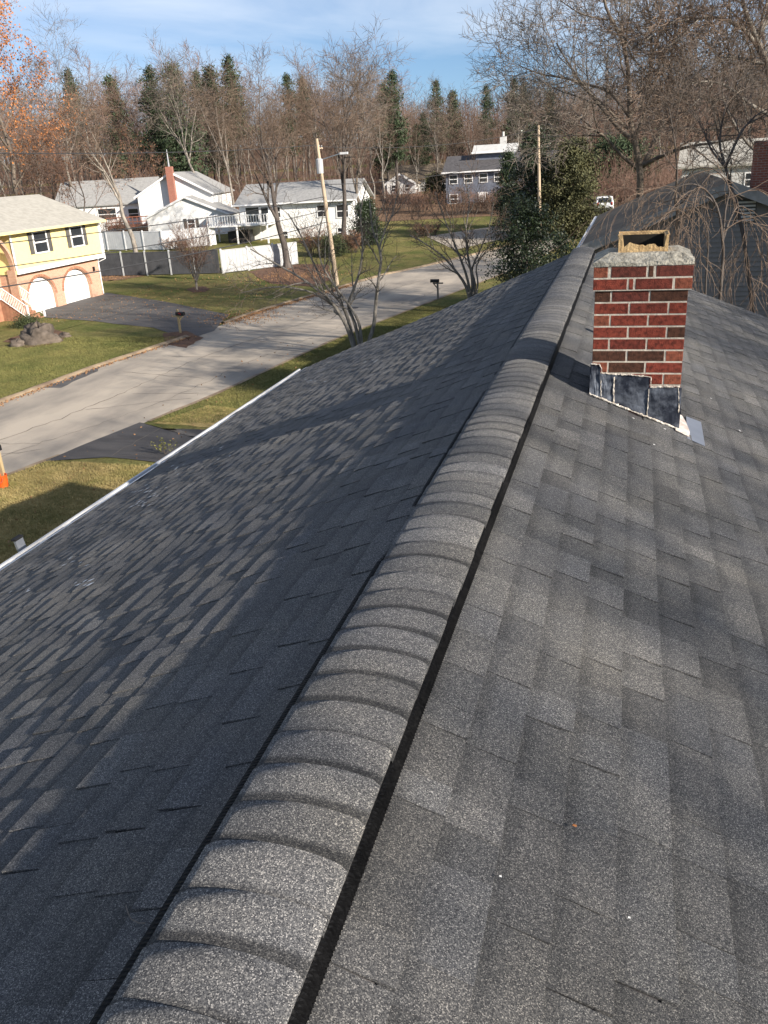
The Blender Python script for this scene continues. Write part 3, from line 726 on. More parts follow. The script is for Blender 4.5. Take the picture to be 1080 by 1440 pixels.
# paint flecks and bits of debris on the slopes
def lpx(px, py, h=.012):
    v = ray(px, py)
    for _ in range(2):                          # follow the unevenness of the sheathing
        t = (CAM_H-(ZR+h/ca-SL*XR))/(-v.z+SL*v.x); P = O+v*t
        if _ == 0: h = h+wav((XR-P.x)/ca, P.y, -1)
    return P
fl = MB(); rg = random.Random(21)
for (u, v, n, su, sv) in ((205, 690, 16, 26, 8), (200, 708, 10, 10, 4), (120, 820, 6, 14, 5), (110, 790, 6, 16, 5), (440, 535, 14, 18, 3), (520, 508, 6, 12, 2), (250, 660, 8, 12, 5), (455, 510, 5, 12, 3), (30, 830, 5, 12, 5), (300, 640, 5, 30, 10)):
    for _ in range(n):
        P = lpx(rg.gauss(u, su*.6), rg.gauss(v, sv*.6), .0105); a = rg.uniform(.008, .030); c = rg.uniform(.006, .016)
        if P.x < XR-HW or P.y > Y1: continue
        fl.add([(P.x-a, P.y-c, P.z-a*SL), (P.x+a*.2, P.y-c*1.4, P.z+a*.2*SL), (P.x+a, P.y+c*.6, P.z+a*SL), (P.x-a*.4, P.y+c, P.z-a*.4*SL)], [(0, 1, 2, 3)])
for (u, v) in ((891, 588), (935, 603), (941, 610), (1040, 605), (1000, 560), (704, 1232), (885, 1290), (1041, 606), (920, 625)):
    P = rpx(u, v, .012); a = .0028 if v > 900 else .007; fl.add([(P.x-a, P.y-a, P.z+a*SL), (P.x+a, P.y-a*.7, P.z-a*SL), (P.x+a*.6, P.y+a, P.z-a*.6*SL), (P.x-a, P.y+a*.5, P.z+a*SL)], [(0, 1, 2, 3)])
tag(fl.build('paint_flecks', 'white_paint'), 'pale paint flecks and specks scattered over the shingles', 'debris', kind='stuff')
pts = [lpx(177, 1274, .014), lpx(180, 1284, .022), lpx(184, 1292, .014), lpx(195, 1298, .012), lpx(204, 1298, .012)]
b = MB(); b.tube([p-pts[0] for p in pts], .0012, 5); o = b.build('twig', 'twig_grey'); o.location = pts[0]; tag(o, 'thin bent twig lying on the shadowed shingles', 'twig')
P = rpx(808, 1161, .012); b = MB(); b.add([(-.006, -.002, .002), (.004, -.003, -.002), (.006, .002, .001), (-.002, .004, .002)], [(0, 1, 2, 3)]); o = b.build('fallen_leaf', 'leaf_orange'); o.location = P; tag(o, 'tiny orange leaf fragment lying on the sunlit shingles', 'leaf')

# ================================================================== HOUSES ACROSS THE STREET
def window(parent, y, z, w, h, x, name='window', bars=True, axis_=0, sgn=1):
    """sash window on a wall facing +x (axis_ 0) or -y (axis_ 1); y is the position along the wall, centred"""
    def bx(b, u0, u1, z0, z1, d0, d1):
        if axis_ == 0: return b.box((x+min(d0*sgn, d1*sgn), u0, z0), (x+max(d0*sgn, d1*sgn), u1, z1))
        return b.box((u0, x-max(d0, d1), z0), (u1, x-min(d0, d1), z1))
    b = MB(); t = .09
    bx(b, y-w/2, y+w/2, z+h/2-t, z+h/2, 0, .06); bx(b, y-w/2, y+w/2, z-h/2, z-h/2+t, 0, .08)
    bx(b, y-w/2, y-w/2+t, z-h/2+t, z+h/2-t, 0, .06); bx(b, y+w/2-t, y+w/2, z-h/2+t, z+h/2-t, 0, .06)
    if bars: bx(b, y-w/2+t, y+w/2-t, z-.04, z+.04, 0, .045)
    o = b.build(name, 'white_trim', parent)
    for z0, z1 in (((z-h/2+t, z-.04), (z+.04, z+h/2-t)) if bars else ((z-h/2+t, z+h/2-t),)):
        p = MB(); bx(p, y-w/2+t, y+w/2-t, z0, z1, .005, .02); p.build('pane', 'glass_dark', o)
    return o
def railing(parent, pts, h=.95, m='white_trim', gap=.13, name='railing'):
    P = [Vector(p) for p in pts]; root = None
    for a, c in zip(P, P[1:]):
        b = MB(); up = Vector((0, 0, h)); b.tube([a+up, c+up], .035, 5); b.tube([a+up*.12, c+up*.12], .028, 5)
        o = b.build(name, m, parent); L = (c-a).length; n = max(2, int(L/gap)); q = MB()
        q.tube([Vector((0, 0, h*.12)), up], .016, 4); proto = None
        for i in range(1, n):
            p = a.lerp(c, i/n)
            if proto is None: proto = q.build('baluster', m, o); k = proto
            else: k = proto.copy(); COL.objects.link(k); k.parent = o
            k.location = p
    q = MB(); q.box((-.05, -.05, 0), (.05, .05, h+.08)); proto = None
    for p in P:
        if proto is None: proto = q.build('rail_post', m, parent); k = proto
        else: k = proto.copy(); COL.objects.link(k); k.parent = parent
        k.location = p

# ---- yellow house with two arched garage doors (local y = world Y, local x = world X + 38.4)
YX = -38.4
yh = thing('yellow_house', 'yellow raised house with brick base and two white arched garage doors', 'house', (YX, 0, 0))
yA, yB = 40.0, 57.65
def arch_poly(y0, y1, zs, zt, n=14):
    c = (y0+y1)/2; r = (y1-y0)/2
    return [(y0, 0.0)]+[(c-r*math.cos(math.pi*i/n), zs+(zt-zs)*math.sin(math.pi*i/n)) for i in range(n+1)]+[(y1, 0.0)]
GA = [(49.05, 51.95, .95, 2.25), (52.95, 56.2, .95, 2.28)]
# brick wall with the arches cut out: columns between sampled heights
b = MB(); ys = axis([(47.9, yB, .12)]); ztop = 2.62
for (g0, g1, a1, a2) in GA: ys += [g0, g1]
ys = sorted(set(round(v, 3) for v in ys))
def hole(y):
    for g0, g1, zs, zt in GA:
        if g0 <= y <= g1:
            c, r = (g0+g1)/2, (g1-g0)/2; return zs+(zt-zs)*math.sqrt(max(0, 1-((y-c)/r)**2))
    return 0
for a, c in zip(ys, ys[1:]):
    m_ = (a+c)/2; inside = hole(m_) > 0
    ha = hole(a) if inside else 0; hc = hole(c) if inside else 0
    if inside and ha == 0: ha = .95
    if inside and hc == 0: hc = .95
    b.add([(0, a, ha), (0, c, hc), (0, c, ztop), (0, a, ztop), (-.28, a, ha), (-.28, c, hc)], [(0, 1, 2, 3)]+([(0, 4, 5, 1)] if inside else []))
for (g0, g1, zs, zt) in GA:
    b.add([(0, g0, 0), (0, g0, zs), (-.28, g0, zs), (-.28, g0, 0)], [(0, 1, 2, 3)]); b.add([(0, g1, 0), (0, g1, zs), (-.28, g1, zs), (-.28, g1, 0)], [(3, 2, 1, 0)])
b.box((-9, yB-.05, 0), (-.02, yB-.001, ztop)); b.box((-9, 47.905, 0), (-.02, 47.95, ztop))
b.build('brick_wall', 'brick_orange', yh)
for (g0, g1, zs, zt) in GA:
    c, r = (g0+g1)/2, (g1-g0)/2; b = MB(); n = 18                  # brick soldier ring round the arch
    for i in range(n):
        t0, t1 = math.pi*i/n+.012, math.pi*(i+1)/n-.012; q = []
        for (tt, k) in ((t0, 1.0), (t1, 1.0), (t1, 1.13), (t0, 1.13)): q.append((c-r*k*math.cos(tt), zs+(zt-zs)*(k+.0)*math.sin(tt)))
        b.prism(q[::-1], 0, .001, .03)
    b.build('arch_trim', 'step_brick', yh)
    d = MB(); d.add([(-.22, y_, z_) for y_, z_ in arch_poly(g0, g1, zs, zt)], [tuple(range(17))]); 
    gd = d.build('garage_door', 'white_paint', yh)
    for k in range(1, 4):
        q = MB(); zz = .55*k; hw = r*math.sqrt(max(.02, 1-max(0, (zz-zs)/(zt-zs))**2))-.03; q.box((-.219, c-hw, zz-.012), (-.206, c+hw, zz+.012)); q.build('panel_line', 'vinyl_fence', gd)
# upper storey, jettied forward
b = MB(); b.box((-9, 47.92, 2.70), (.38, yB+.28, 5.28)); b.build('wall', 'yellow_siding', yh)
b = MB(); b.box((.38, 47.92, 2.70), (.42, yB+.28, 2.98)); b.build('trim_board', 'white_trim', yh)
for yy in (yB+.16, 47.86): b = MB(); b.box((.38, yy, 2.985), (.415, yy+.13, 5.28)); b.build('corner_board', 'white_trim', yh)
for (yc) in (50.85, 55.0):
    window(yh, yc, 4.46, 1.50, 1.42, .38)
    for s in (-1, 1):
        q = MB(); q.box((.382, yc+s*1.0-.2, 3.77), (.42, yc+s*1.0+.2, 5.16))
        sh = q.build('shutter', 'shutter', yh)
        for kk in range(9): 
            pass
# entry bay: recessed brick arch, teal door with wreath behind a white storm frame
b = MB(); b.box((-1.05, 40, 0), (-1.0, 47.9, 5.3)); b.build('entry_wall', 'brick_orange', yh)
b = MB(); n = 12
for i in range(n):
    t0, t1 = math.pi*.5*i/n, math.pi*.5*(i+1)/n
    P = lambda t, k: (46.2+1.62*k*math.sin(t), 3.0+2.0*k*math.cos(t))
    q = [P(t0, 1), P(t1, 1), P(t1, 1.12), P(t0, 1.12)]; b.prism(q[::-1], 0, .002, .30)
b.box((-.3, 47.80, 0), (.30, 47.915, 3.0)); b.build('entry_arch', 'brick_orange', yh)
b = MB(); b.box((-1.0, 45.9, 1.45), (-.92, 46.05, 3.9)); b.box((-1.0, 47.35, 1.45), (-.92, 47.5, 3.9)); b.box((-1.0, 46.05, 3.75), (-.92, 47.35, 3.9)); b.box((-1.0, 46.05, 1.45), (-.93, 47.35, 1.9))
dr = b.build('door_frame', 'white_trim', yh)
b = MB(); b.box((-.998, 46.05, 1.9), (-.95, 47.35, 3.75)); b.build('door', 'teal_door', dr)
b = MB(); b.tube([(-.9, 46.85+.30*math.cos(i*math.pi/8), 3.15+.30*math.sin(i*math.pi/8)) for i in range(17)], .085, 7); b.build('wreath', 'wreath', dr)
b = MB(); b.box((-2, 45.6, 0), (-.2, 48.0, 1.42)); b.box((-2, 40, 0), (-1.06, 45.6, 1.42)); b.build('landing', 'step_brick', yh)
for i in range(7):
    b = MB(); b.box((-.2+.27*i, 46.45, 0), (.085+.27*i, 47.95, 1.42-.2*(i+1)+.02)); b.build('step', 'step_brick', yh)
for yy in (46.42, 47.98): railing(yh, [(-.15, yy, 1.35), (1.75, yy, .02)], .9, gap=.14)
# roof
b = MB(); zr, ze = 7.35, 5.38; xf, xb = .85, -9.6; xm = -4.4
for (x0, z0, x1, z1) in ((xf, ze, xm, zr), (xm, zr, xb, ze)):
    b.add([(x0, 38, z0), (x1, 38, z1), (x1, yB+.55, z1), (x0, yB+.55, z0), (x0, 38, z0-.14), (x1, 38, z1-.14), (x1, yB+.55, z1-.14), (x0, yB+.55, z0-.14)], [(0, 3, 2, 1), (4, 5, 6, 7), (0, 4, 7, 3), (3, 7, 6, 2), (0, 1, 5, 4)])
rf = b.build('roof', 'pale_roof', yh)
b = MB(); b.box((xf+.002, 38, ze-.17), (xf+.12, yB+.5, ze-.03)); b.build('gutter', 'yellow_siding', yh)
b = MB(); b.prism([(xb+.3, 5.2), (xf-.4, 5.2), (xm, 7.2)], 1, yB+.1, yB+.27); b.build('gable', 'yellow_siding', yh)
b = MB(); b.tube([(.86, yB+.4, 5.2), (.45, yB+.31, 4.95), (.45, yB+.31, 2.6), (.06, yB-.1, 2.4), (.06, yB-.1, .1)], .045, 6); b.build('downspout', 'white_trim', yh)
b = MB(); b.cbox((.06, 56.85, 2.0), (.12, .14, .3)); b.build('wall_lamp', 'black_paint', yh)

# ---- generic gabled house far off: width along local x, depth along y, front at y=0 facing -y
def gable_roof(parent, w, d, ze, zr, m, ov=.35, ridge='x', th=.16, y0=0, x0=0):
    b = MB()
    if ridge == 'x':
        for (ya, za, yb_, zb_) in ((y0-ov, ze-ov*(zr-ze)/(d/2), y0+d/2, zr), (y0+d/2, zr, y0+d+ov, ze-ov*(zr-ze)/(d/2))):
            b.add([(x0-ov, ya, za), (x0+w+ov, ya, za), (x0+w+ov, yb_, zb_), (x0-ov, yb_, zb_), (x0-ov, ya, za-th), (x0+w+ov, ya, za-th), (x0+w+ov, yb_, zb_-th), (x0-ov, yb_, zb_-th)],
                  [(0, 1, 2, 3), (7, 6, 5, 4), (0, 4, 5, 1), (1, 5, 6, 2), (2, 6, 7, 3), (3, 7, 4, 0)])
    else:
        for (xa, za, xb_, zb_) in ((x0-ov, ze-ov*(zr-ze)/(w/2), x0+w/2, zr), (x0+w/2, zr, x0+w+ov, ze-ov*(zr-ze)/(w/2))):
            b.add([(xa, y0-ov, za), (xb_, y0-ov, zb_), (xb_, y0+d+ov, zb_), (xa, y0+d+ov, za), (xa, y0-ov, za-th), (xb_, y0-ov, zb_-th), (xb_, y0+d+ov, zb_-th), (xa, y0+d+ov, za-th)],
                  [(0, 1, 2, 3), (7, 6, 5, 4), (0, 4, 5, 1), (1, 5, 6, 2), (2, 6, 7, 3), (3, 7, 4, 0)])
    return b.build('roof', m, parent)
def gable_walls(parent, w, d, ze, zr, m, ridge='x', y0=0, x0=0, zb=-1.5, name='wall'):
    b = MB()
    if ridge == 'x': b.prism([(y0+d, zb), (y0, zb), (y0, ze), (y0+d/2, zr), (y0+d, ze)][::-1], 0, x0, x0+w)
    else: b.prism([(x0, zb), (x0+w, zb), (x0+w, ze), (x0+w/2, zr), (x0, ze)], 1, y0, y0+d)
    return b.build(name, m, parent)
def rake_trim(parent, w, ze, zr, y, x0=0, ov=.35, t=.22):
    s = (zr-ze)/(w/2); b = MB()
    b.prism([(x0-ov, ze-ov*s-t), (x0+w/2, zr-t), (x0+w+ov, ze-ov*s-t), (x0+w+ov, ze-ov*s+.02), (x0+w/2, zr+.02), (x0-ov, ze-ov*s+.02)], 1, y-.06, y-.005)
    return b.build('rake_board', 'white_trim', parent)

# white house behind the fences: big gable, lower garage gable, brick chimney, red deck
P0 = on_y(322, 318, 96); zg = gz(P0.x, P0.y)
w1 = thing('white_house', 'white gabled house with tall thin brick chimney behind the white fence', 'house', (P0.x, P0.y, zg), R(14))
gable_walls(w1, 9.6, 7, 2.25, 4.3, 'white_siding', 'y', 0, -9.6, zb=-.8); r1 = gable_roof(w1, 9.6, 7, 2.3, 4.38, 'grey_roof', .3, 'y', .12, 0, -9.6); rake_trim(w1, 9.6, 2.36, 4.42, -.3, -9.6, .3)
gable_walls(w1, 9.0, 13, 4.6, 7.0, 'white_siding', 'y', 4, -11.5, zb=-.8, name='wall'); gable_roof(w1, 9.0, 13, 4.66, 7.1, 'grey_roof', .35, 'y', .14, 4, -11.5); rake_trim(w1, 9.0, 4.7, 7.13, 3.65, -11.5)
gable_walls(w1, 12, 8, 4.0, 6.6, 'white_siding', 'x', 6, -22.5, zb=-.8); gable_roof(w1, 12, 8, 4.05, 6.7, 'grey_roof', .3, 'x', .14, 6, -22.5)
b = MB(); b.box((-7.45, 3.2, 3.0), (-6.65, 3.96, 7.7)); ch = b.build('chimney', 'brick_chimney_far', w1)
b = MB(); b.tube([(-7.05, 3.6, 7.7), (-7.05, 3.6, 8.6), (-7.05, 3.6, 9.6)], [.14, .10, .03], 8); b.build('chimney_cap', 'steel', ch)
for xx in (-4.4,): 
    window(w1, xx, 1.35, .95, 1.15, 0, axis_=1)
    for s in (-1, 1): q = MB(); q.box((xx+s*.72-.17, -.04, .78), (xx+s*.72+.17, -.003, 1.92)); q.build('shutter', 'shutter', w1)
window(w1, -16.2, 2.7, 2.4, 1.5, 6, axis_=1); window(w1, -12.9, 2.6, 1.4, 1.3, 6, axis_=1)
q = MB(); q.box((-9.602-.0, .9, -.5), (-9.66, 1.9, 1.9)); q.build('door', 'shutter', w1)
b = MB(); b.box((-15.4, 2.8, 1.2), (-10, 5.9, 1.4)); dk = b.build('deck', 'wood_deck', w1)
for xx in (-15.3, -12.7, -10.1):
    b = MB(); b.box((xx-.08, 2.82, -.8), (xx+.08, 2.98, 1.2)); b.build('deck_post', 'wood_deck', w1)
for i in range(11):
    b = MB(); b.box((-15.4+.54*i-.03, 2.8, 1.4), (-15.4+.54*i+.03, 2.86, 2.3)); b.build('baluster', 'wood_deck', dk)
for zz in (2.3, 1.75): b = MB(); b.box((-15.45, 2.775, zz), (-9.95, 2.865, zz+.11)); b.build('rail', 'wood_deck', dk)

# pale ranch house with raised white deck
P0 = on_y(335, 345, 90); zg = gz(P0.x, P0.y)
w2 = thing('ranch_house', 'pale grey roofed ranch house with raised white deck behind the big street tree', 'house', (P0.x+.6, P0.y, zg-.35), R(4))
gable_walls(w2, 12.8, 8.5, 4.15, 5.9, 'white_siding', 'x', 0, 0); gable_roof(w2, 12.8, 8.5, 4.2, 6.0, 'grey_roof', .45, 'x', .16, 0, 0)
b = MB(); b.box((-.5, -.62, 3.9), (13.3, -.46, 4.06)); b.build('gutter', 'white_trim', w2)
for xx, ww, hh, zz in ((1.5, 1.7, 1.7, 2.95), (4.3, .9, 1.2, 3.1), (9.4, 1.3, 1.3, 3.0), (11.6, 1.4, 1.4, 2.9), (11.4, 1.1, 1.0, .75), (4.9, .9, .9, .7)): window(w2, xx, zz, ww, hh, 0, axis_=1)
window(w2, 2.9, 2.75, 1.0, 2.0, 0, axis_=1, bars=False)
b = MB(); b.box((-2.6, -3.3, 2.0), (4.2, -.02, 2.16)); dk = b.build('deck', 'white_trim', w2)
for (xx, yy) in ((-2.5, -3.2), (.7, -3.2), (4.1, -3.2), (-2.5, -.4), (2.4, -.6)):
    b = MB(); b.box((xx-.07, yy-.07, -.6), (xx+.07, yy+.07, 2.0)); b.build('deck_post', 'white_trim', w2)
for (x0, y0, x1, y1) in ((-2.55, -3.25, 4.15, -3.25), (-2.55, -3.2, -2.55, -.1), (4.15, -3.2, 4.15, -.1)):
    n = int(math.hypot(x1-x0, y1-y0)/.28)
    for i in range(n+1):
        t = i/n; b = MB(); b.cbox((x0+(x1-x0)*t, y0+(y1-y0)*t, 2.62), (.06, .06, .92)); b.build('baluster', 'white_trim', dk)
    b = MB(); b.box((min(x0, x1)-.04, min(y0, y1)-.04, 3.08), (max(x0, x1)+.04, max(y0, y1)+.04, 3.16)); b.build('rail', 'white_trim', dk)
b = MB(); b.box((-.9, -1.9, -.6), (1.6, -.8, 1.5)); b.build('storage_bin', 'black_paint', w2)

# little white-gabled house among the shrubs
P0 = on_y(530, 262, 132); zg = gz(P0.x, P0.y)
w3 = thing('cottage', 'low cottage with white front gable and long brown roof before the woods', 'house', (P0.x, P0.y, zg+.1), R(-3))
gable_walls(w3, 12.5, 7, 2.1, 3.6, 'boards', 'x', 2.5, 0); gable_roof(w3, 12.5, 7, 2.15, 3.9, 'brown_roof', .4, 'x', .16, 2.5, 0)
gable_walls(w3, 4.4, 4, 1.5, 2.7, 'white_siding', 'y', 0, 1.6); gable_roof(w3, 4.4, 4, 1.56, 2.85, 'brown_roof', .3, 'y', .14, 0, 1.6); rake_trim(w3, 4.4, 1.6, 2.88, -.3, 1.6, .3, .3)
for xx in (2.7, 4.8): window(w3, xx, .75, .9, 1.0, 0, axis_=1)
for xx in (7.8, 10.2): window(w3, xx, 1.0, 1.3, 1.1, 2.5, axis_=1)

# dark blue two-storey house with white-trimmed dormer
P0 = on_y(628, 296, 116); zg = gz(P0.x, P0.y)
w4 = thing('blue_house', 'dark blue two storey house with rows of windows and dormer', 'house', (P0.x, P0.y, zg-1.1), R(2))
gable_walls(w4, 15, 8, 5.2, 6.7, 'blue_siding', 'x', 0, 0); gable_roof(w4, 15, 8, 5.25, 6.9, 'dark_roof', .4, 'x', .18, 0, 0)
for i in range(7): window(w4, 1.0+1.95*i, 4.1, 1.15, 1.15, 0, axis_=1)
for i in (0, 2, 4, 6): window(w4, 1.0+1.95*i, 1.7, 1.15, 1.25, 0, axis_=1)
b = MB(); b.box((4.2, -.05, .3), (5.2, -.003, 2.4)); b.build('door', 'white_trim', w4)
b = MB(); b.box((-.45, -.6, 4.85), (15.4, -.42, 5.02)); b.build('gutter', 'white_trim', w4)
gable_walls(w4, 5.0, 3.2, 7.3, 8.0, 'blue_siding', 'x', 2.4, 3.6, zb=5.8, name='dormer_wall'); gable_roof(w4, 5.0, 3.2, 7.3, 8.05, 'boards', .4, 'x', .16, 2.4, 3.6)
b = MB(); b.box((3.15, 1.82, 7.02), (9.05, 1.98, 7.24)); b.build('dormer_trim', 'white_trim', w4)
b = MB(); b.box((6.6, 4.2, 7.4), (7.4, 5.0, 8.9)); b.tube([(7.0, 4.6, 8.9), (7.0, 4.6, 9.5)], .16, 8); b.build('chimney', 'boards', w4)

mat('grey_trim', (.34, .33, .31), .7, (.22, .21, .195), 3, 6)  # mottled grey, darker than the white trim
# neighbour's house on the right, same ridge direction, shaded gable towards us
pk = on_y(1028, 256, 25)
nb = thing('neighbor_house', 'grey clapboard neighbor house with pale rake boards beyond the brick chimney', 'house', (pk.x, 25, 0))
NH = 3.75; sN = .40; zp = pk.z
b = MB(); b.prism([(-NH+.3, 0), (NH-.3, 0), (NH-.3, zp-sN*(NH-.3)-.15), (0, zp-.15), (-NH+.3, zp-sN*(NH-.3)-.15)], 1, .35, 12); b.build('wall', 'grey_siding', nb)
nclap = int((zp-.25)/.13)                         # clapboards on the gable towards us
for i in range(nclap):
    z0 = .1+i*.13; hw = min(NH-.3, (zp-.15-z0-.13)/sN)
    if hw < .2: continue
    b = MB(); b.add([(-hw, .350, z0+.13), (hw, .350, z0+.13), (hw, .322, z0-.008), (-hw, .322, z0-.008), (-hw, .349, z0-.008), (hw, .349, z0-.008)], [(0, 3, 2, 1), (3, 4, 5, 2)]); b.build('clapboard', 'grey_siding', nb)
for s, mm in ((-1, 'brown_roof'), (1, 'brown_roof')):
    b = MB(); q = [(0, zp-.12), (s*NH, zp-sN*NH-.12), (s*NH, zp-sN*NH+.02), (0, zp+.02)]; b.prism(q if s == 1 else q[::-1], 1, .0, 12.3); b.build('roof_slope', mm, nb)
    b = MB(); q = [(s*.0, zp-.24), (s*(NH+.02), zp-sN*NH-.24), (s*(NH+.02), zp-sN*NH+.03), (0, zp+.03)]; b.prism(q if s == 1 else q[::-1], 1, -.035, -.003); b.build('rake_board', 'grey_trim', nb)
    b = MB(); x = s*NH; b.box((min(x+s*.004, x+s*.12), 0, zp-sN*NH-.12), (max(x+s*.004, x+s*.12), 12.3, zp-sN*NH-.01)); b.build('gutter', 'white_trim', nb)
lv = MB(); lv.box((.22, .29, zp-1.05), (.72, .318, zp-.45)); lo = lv.build('gable_vent', 'shutter', nb)
for i in range(6): q = MB(); q.box((.25, .27, zp-1.0+.09*i), (.69, .289, zp-.955+.09*i)); q.build('louver', 'boards', lo)
pc = on_y(1076, 245, 30); b = MB(); b.box((pc.x-.35-pk.x, 4.8, zp-1.2), (pc.x+.45-pk.x, 5.5, zp+.95)); b.build('chimney', 'brick_chimney_far', nb)
b = MB(); b.box((-3.0, .30, 2.9), (-2.0, .318, 4.1)); b.build('window', 'glass_dark', nb)
# long pale roofed building far right, behind the trees
P0 = on_y(960, 232, 85); zg = gz(P0.x, P0.y)
fr = thing('pale_building', 'long low pale building glimpsed through branches beyond the neighbor house', 'building', (P0.x, P0.y, 0), R(-4))
gable_walls(fr, 22, 9, 6.4, 7.6, 'boards', 'x', 0, 0); gable_roof(fr, 22, 9, 6.5, 8.3, 'pale_roof', .4, 'x', .2, 0, 0)
for i in range(5): window(fr, 2+3.9*i, 5.0, 1.4, 1.2, 0, axis_=1)

# ================================================================== FENCES
def fence(label, pts, h, m, pm, nrail=True, step=2.35):
    P = [Vector(p) for p in pts]; f = thing('fence', label, 'fence', (P[0].x, P[0].y, 0))
    for a, c in zip(P, P[1:]):
        L = (c-a).length; n = max(1, round(L/step))
        for i in range(n):
            p, q = a.lerp(c, i/n)-P[0].to_3d(), a.lerp(c, (i+1)/n)-P[0].to_3d(); d = (q-p).normalized(); nn = Vector((-d.y, d.x, 0))*.02
            zp_, zq = gz(p.x+P[0].x, p.y+P[0].y), gz(q.x+P[0].x, q.y+P[0].y)
            p2, q2 = p+d*.07, q-d*.07
            b = MB(); k = max(2, int((q2-p2).length/.28))
            for j in range(k):                                          # tongue-and-groove boards with open joints
                s, e = p2.lerp(q2, j/k), p2.lerp(q2, (j+1)/k-.012/((q2-p2).length)); za, zb_ = zp_+(zq-zp_)*j/k, zp_+(zq-zp_)*(j+1)/k
                vs = []
                for (u, zz) in ((s, za), (e, zb_)):
                    for sg in (-1, 1): vs += [(u.x+nn.x*sg, u.y+nn.y*sg, zz+.06), (u.x+nn.x*sg, u.y+nn.y*sg, zz+h)]
                b.add(vs, [(0, 1, 5, 4), (2, 6, 7, 3), (1, 3, 7, 5), (0, 2, 3, 1), (4, 5, 7, 6)])
            pn = b.build('panel', m, f)
            for hh in (h, .1): r_ = MB(); r_.tube([p2+Vector((0, 0, zp_+hh)), q2+Vector((0, 0, zq+hh))], .045, 4); r_.build('rail', m, pn)
            b = MB(); b.box((p.x-.065, p.y-.065, zp_-.1), (p.x+.065, p.y+.065, zp_+h+.1)); b.add([(p.x-.08, p.y-.08, zp_+h+.1), (p.x+.08, p.y-.08, zp_+h+.1), (p.x+.08, p.y+.08, zp_+h+.1), (p.x-.08, p.y+.08, zp_+h+.1), (p.x, p.y, zp_+h+.18)], [(0, 1, 4), (1, 2, 4), (2, 3, 4), (3, 0, 4)]); b.build('post', pm, f)
    return f
def g3(px, py): p = ground_at(px, py); return Vector((p.x, p.y, 0))
mat('grey_fence', (.085, .085, .09), .6, (.06, .06, .064), 1.5, 4)
a0, a1 = g3(142, 389), g3(311, 385); a2 = g3(421, 372)
fence('dark grey vinyl privacy fence running from yellow house along the lawn', [a0, a1], 1.95, 'grey_fence', 'vinyl_fence')
fence('pale vinyl fence with tree shadow in front of the ranch house deck', [a1+Vector((.15, .1, 0)), a2], 1.9, 'vinyl_fence', 'vinyl_white')
fence('white vinyl fence below the white gabled house', [g3(128, 352), g3(230, 352), g3(306, 345)], 1.9, 'vinyl_white', 'vinyl_white')

# ================================================================== STREET FURNITURE
def mailbox(px, py, label, zscale=1.0, post='wood_post', arm=True, rz=0, extra=False):
    p = ground_at(px, py); m = thing('mailbox', label, 'mailbox', (p.x, p.y, gz(p.x, p.y)), rz, 'mailboxes at the roadside')
    b = MB(); b.box((-.05, -.05, -.05), (.05, .05, 1.05*zscale)); b.build('post', post, m)
    if arm:
        b = MB(); b.box((-.35, -.045, .93*zscale), (.30, .045, 1.01*zscale)); b.tube([(-.02, 0, .62*zscale), (.24, 0, .94*zscale)], .035, 4); b.build('arm', post, m)
    if extra: b = MB(); b.box((-.045, -.045, 1.05*zscale), (.045, .045, 1.38*zscale)); b.build('post_top', post, m)
    n = 10; pr = [(-.085, 0), (.085, 0)]+[(.085*math.cos(math.pi*i/n), .11+.085*math.sin(math.pi*i/n)) for i in range(n+1)]
    z0 = 1.03*zscale; b = MB(); b.prism([(u, v+z0) for u, v in pr], 0, -.10 if extra or True else 0, .42)
    if extra: pass
    bo = b.build('box', 'black_paint', m)
    b = MB(); b.prism([(u*1.06, (v*1.04)+z0-.004) for u, v in pr], 0, .42, .445); b.build('door', 'black_paint', bo)
    b = MB(); b.box((.12, -.10, z0+.10), (.26, -.092, z0+.15)); b.box((.24, -.10, z0+.02), (.26, -.092, z0+.15)); b.build('flag', 'tail_red', bo)
    return m
m1 = mailbox(8, 683, 'black mailbox on yellow wooden post with orange bucket at its foot', 1.02, 'wood_post', False, R(180))
m2 = mailbox(254, 469, 'black mailbox on braced wooden post beside the driveway opposite', .95, 'wood_post', True, R(-12), True)
m3 = mailbox(616, 421, 'black mailbox on grey post near the multi-stemmed trees', 1.0, 'bark_grey', True, R(180))
p = ground_at(10, 684); bk = thing('bucket', 'orange plastic bucket at the foot of the yellow mailbox post', 'bucket', (p.x+.02, p.y-.16, .008))
b = MB(); n = 16; rings = [(.135, 0), (.150, .15), (.160, .33), (.168, .34), (.168, .365), (.152, .365), (.128, .02)]
for r_, z in rings: b.v += [(r_*math.cos(2*math.pi*i/n), r_*math.sin(2*math.pi*i/n), z) for i in range(n)]
b.f = [(j*n+i, j*n+(i+1) % n, (j+1)*n+(i+1) % n, (j+1)*n+i) for j in range(len(rings)-1) for i in range(n)]+[tuple(range(n))[::-1], tuple(range((len(rings)-1)*n, len(rings)*n))]
b.build('pail', 'orange_plastic', bk, smooth=False)
b = MB(); b.tube([(.165*math.cos(t), .02+.06*math.sin(t)*0, .33-.17*math.sin(t)) for t in [math.pi*i/10 for i in range(11)]], .006, 5); ho = b.build('handle', 'steel', bk); ho.location = (0, -.17, 0)
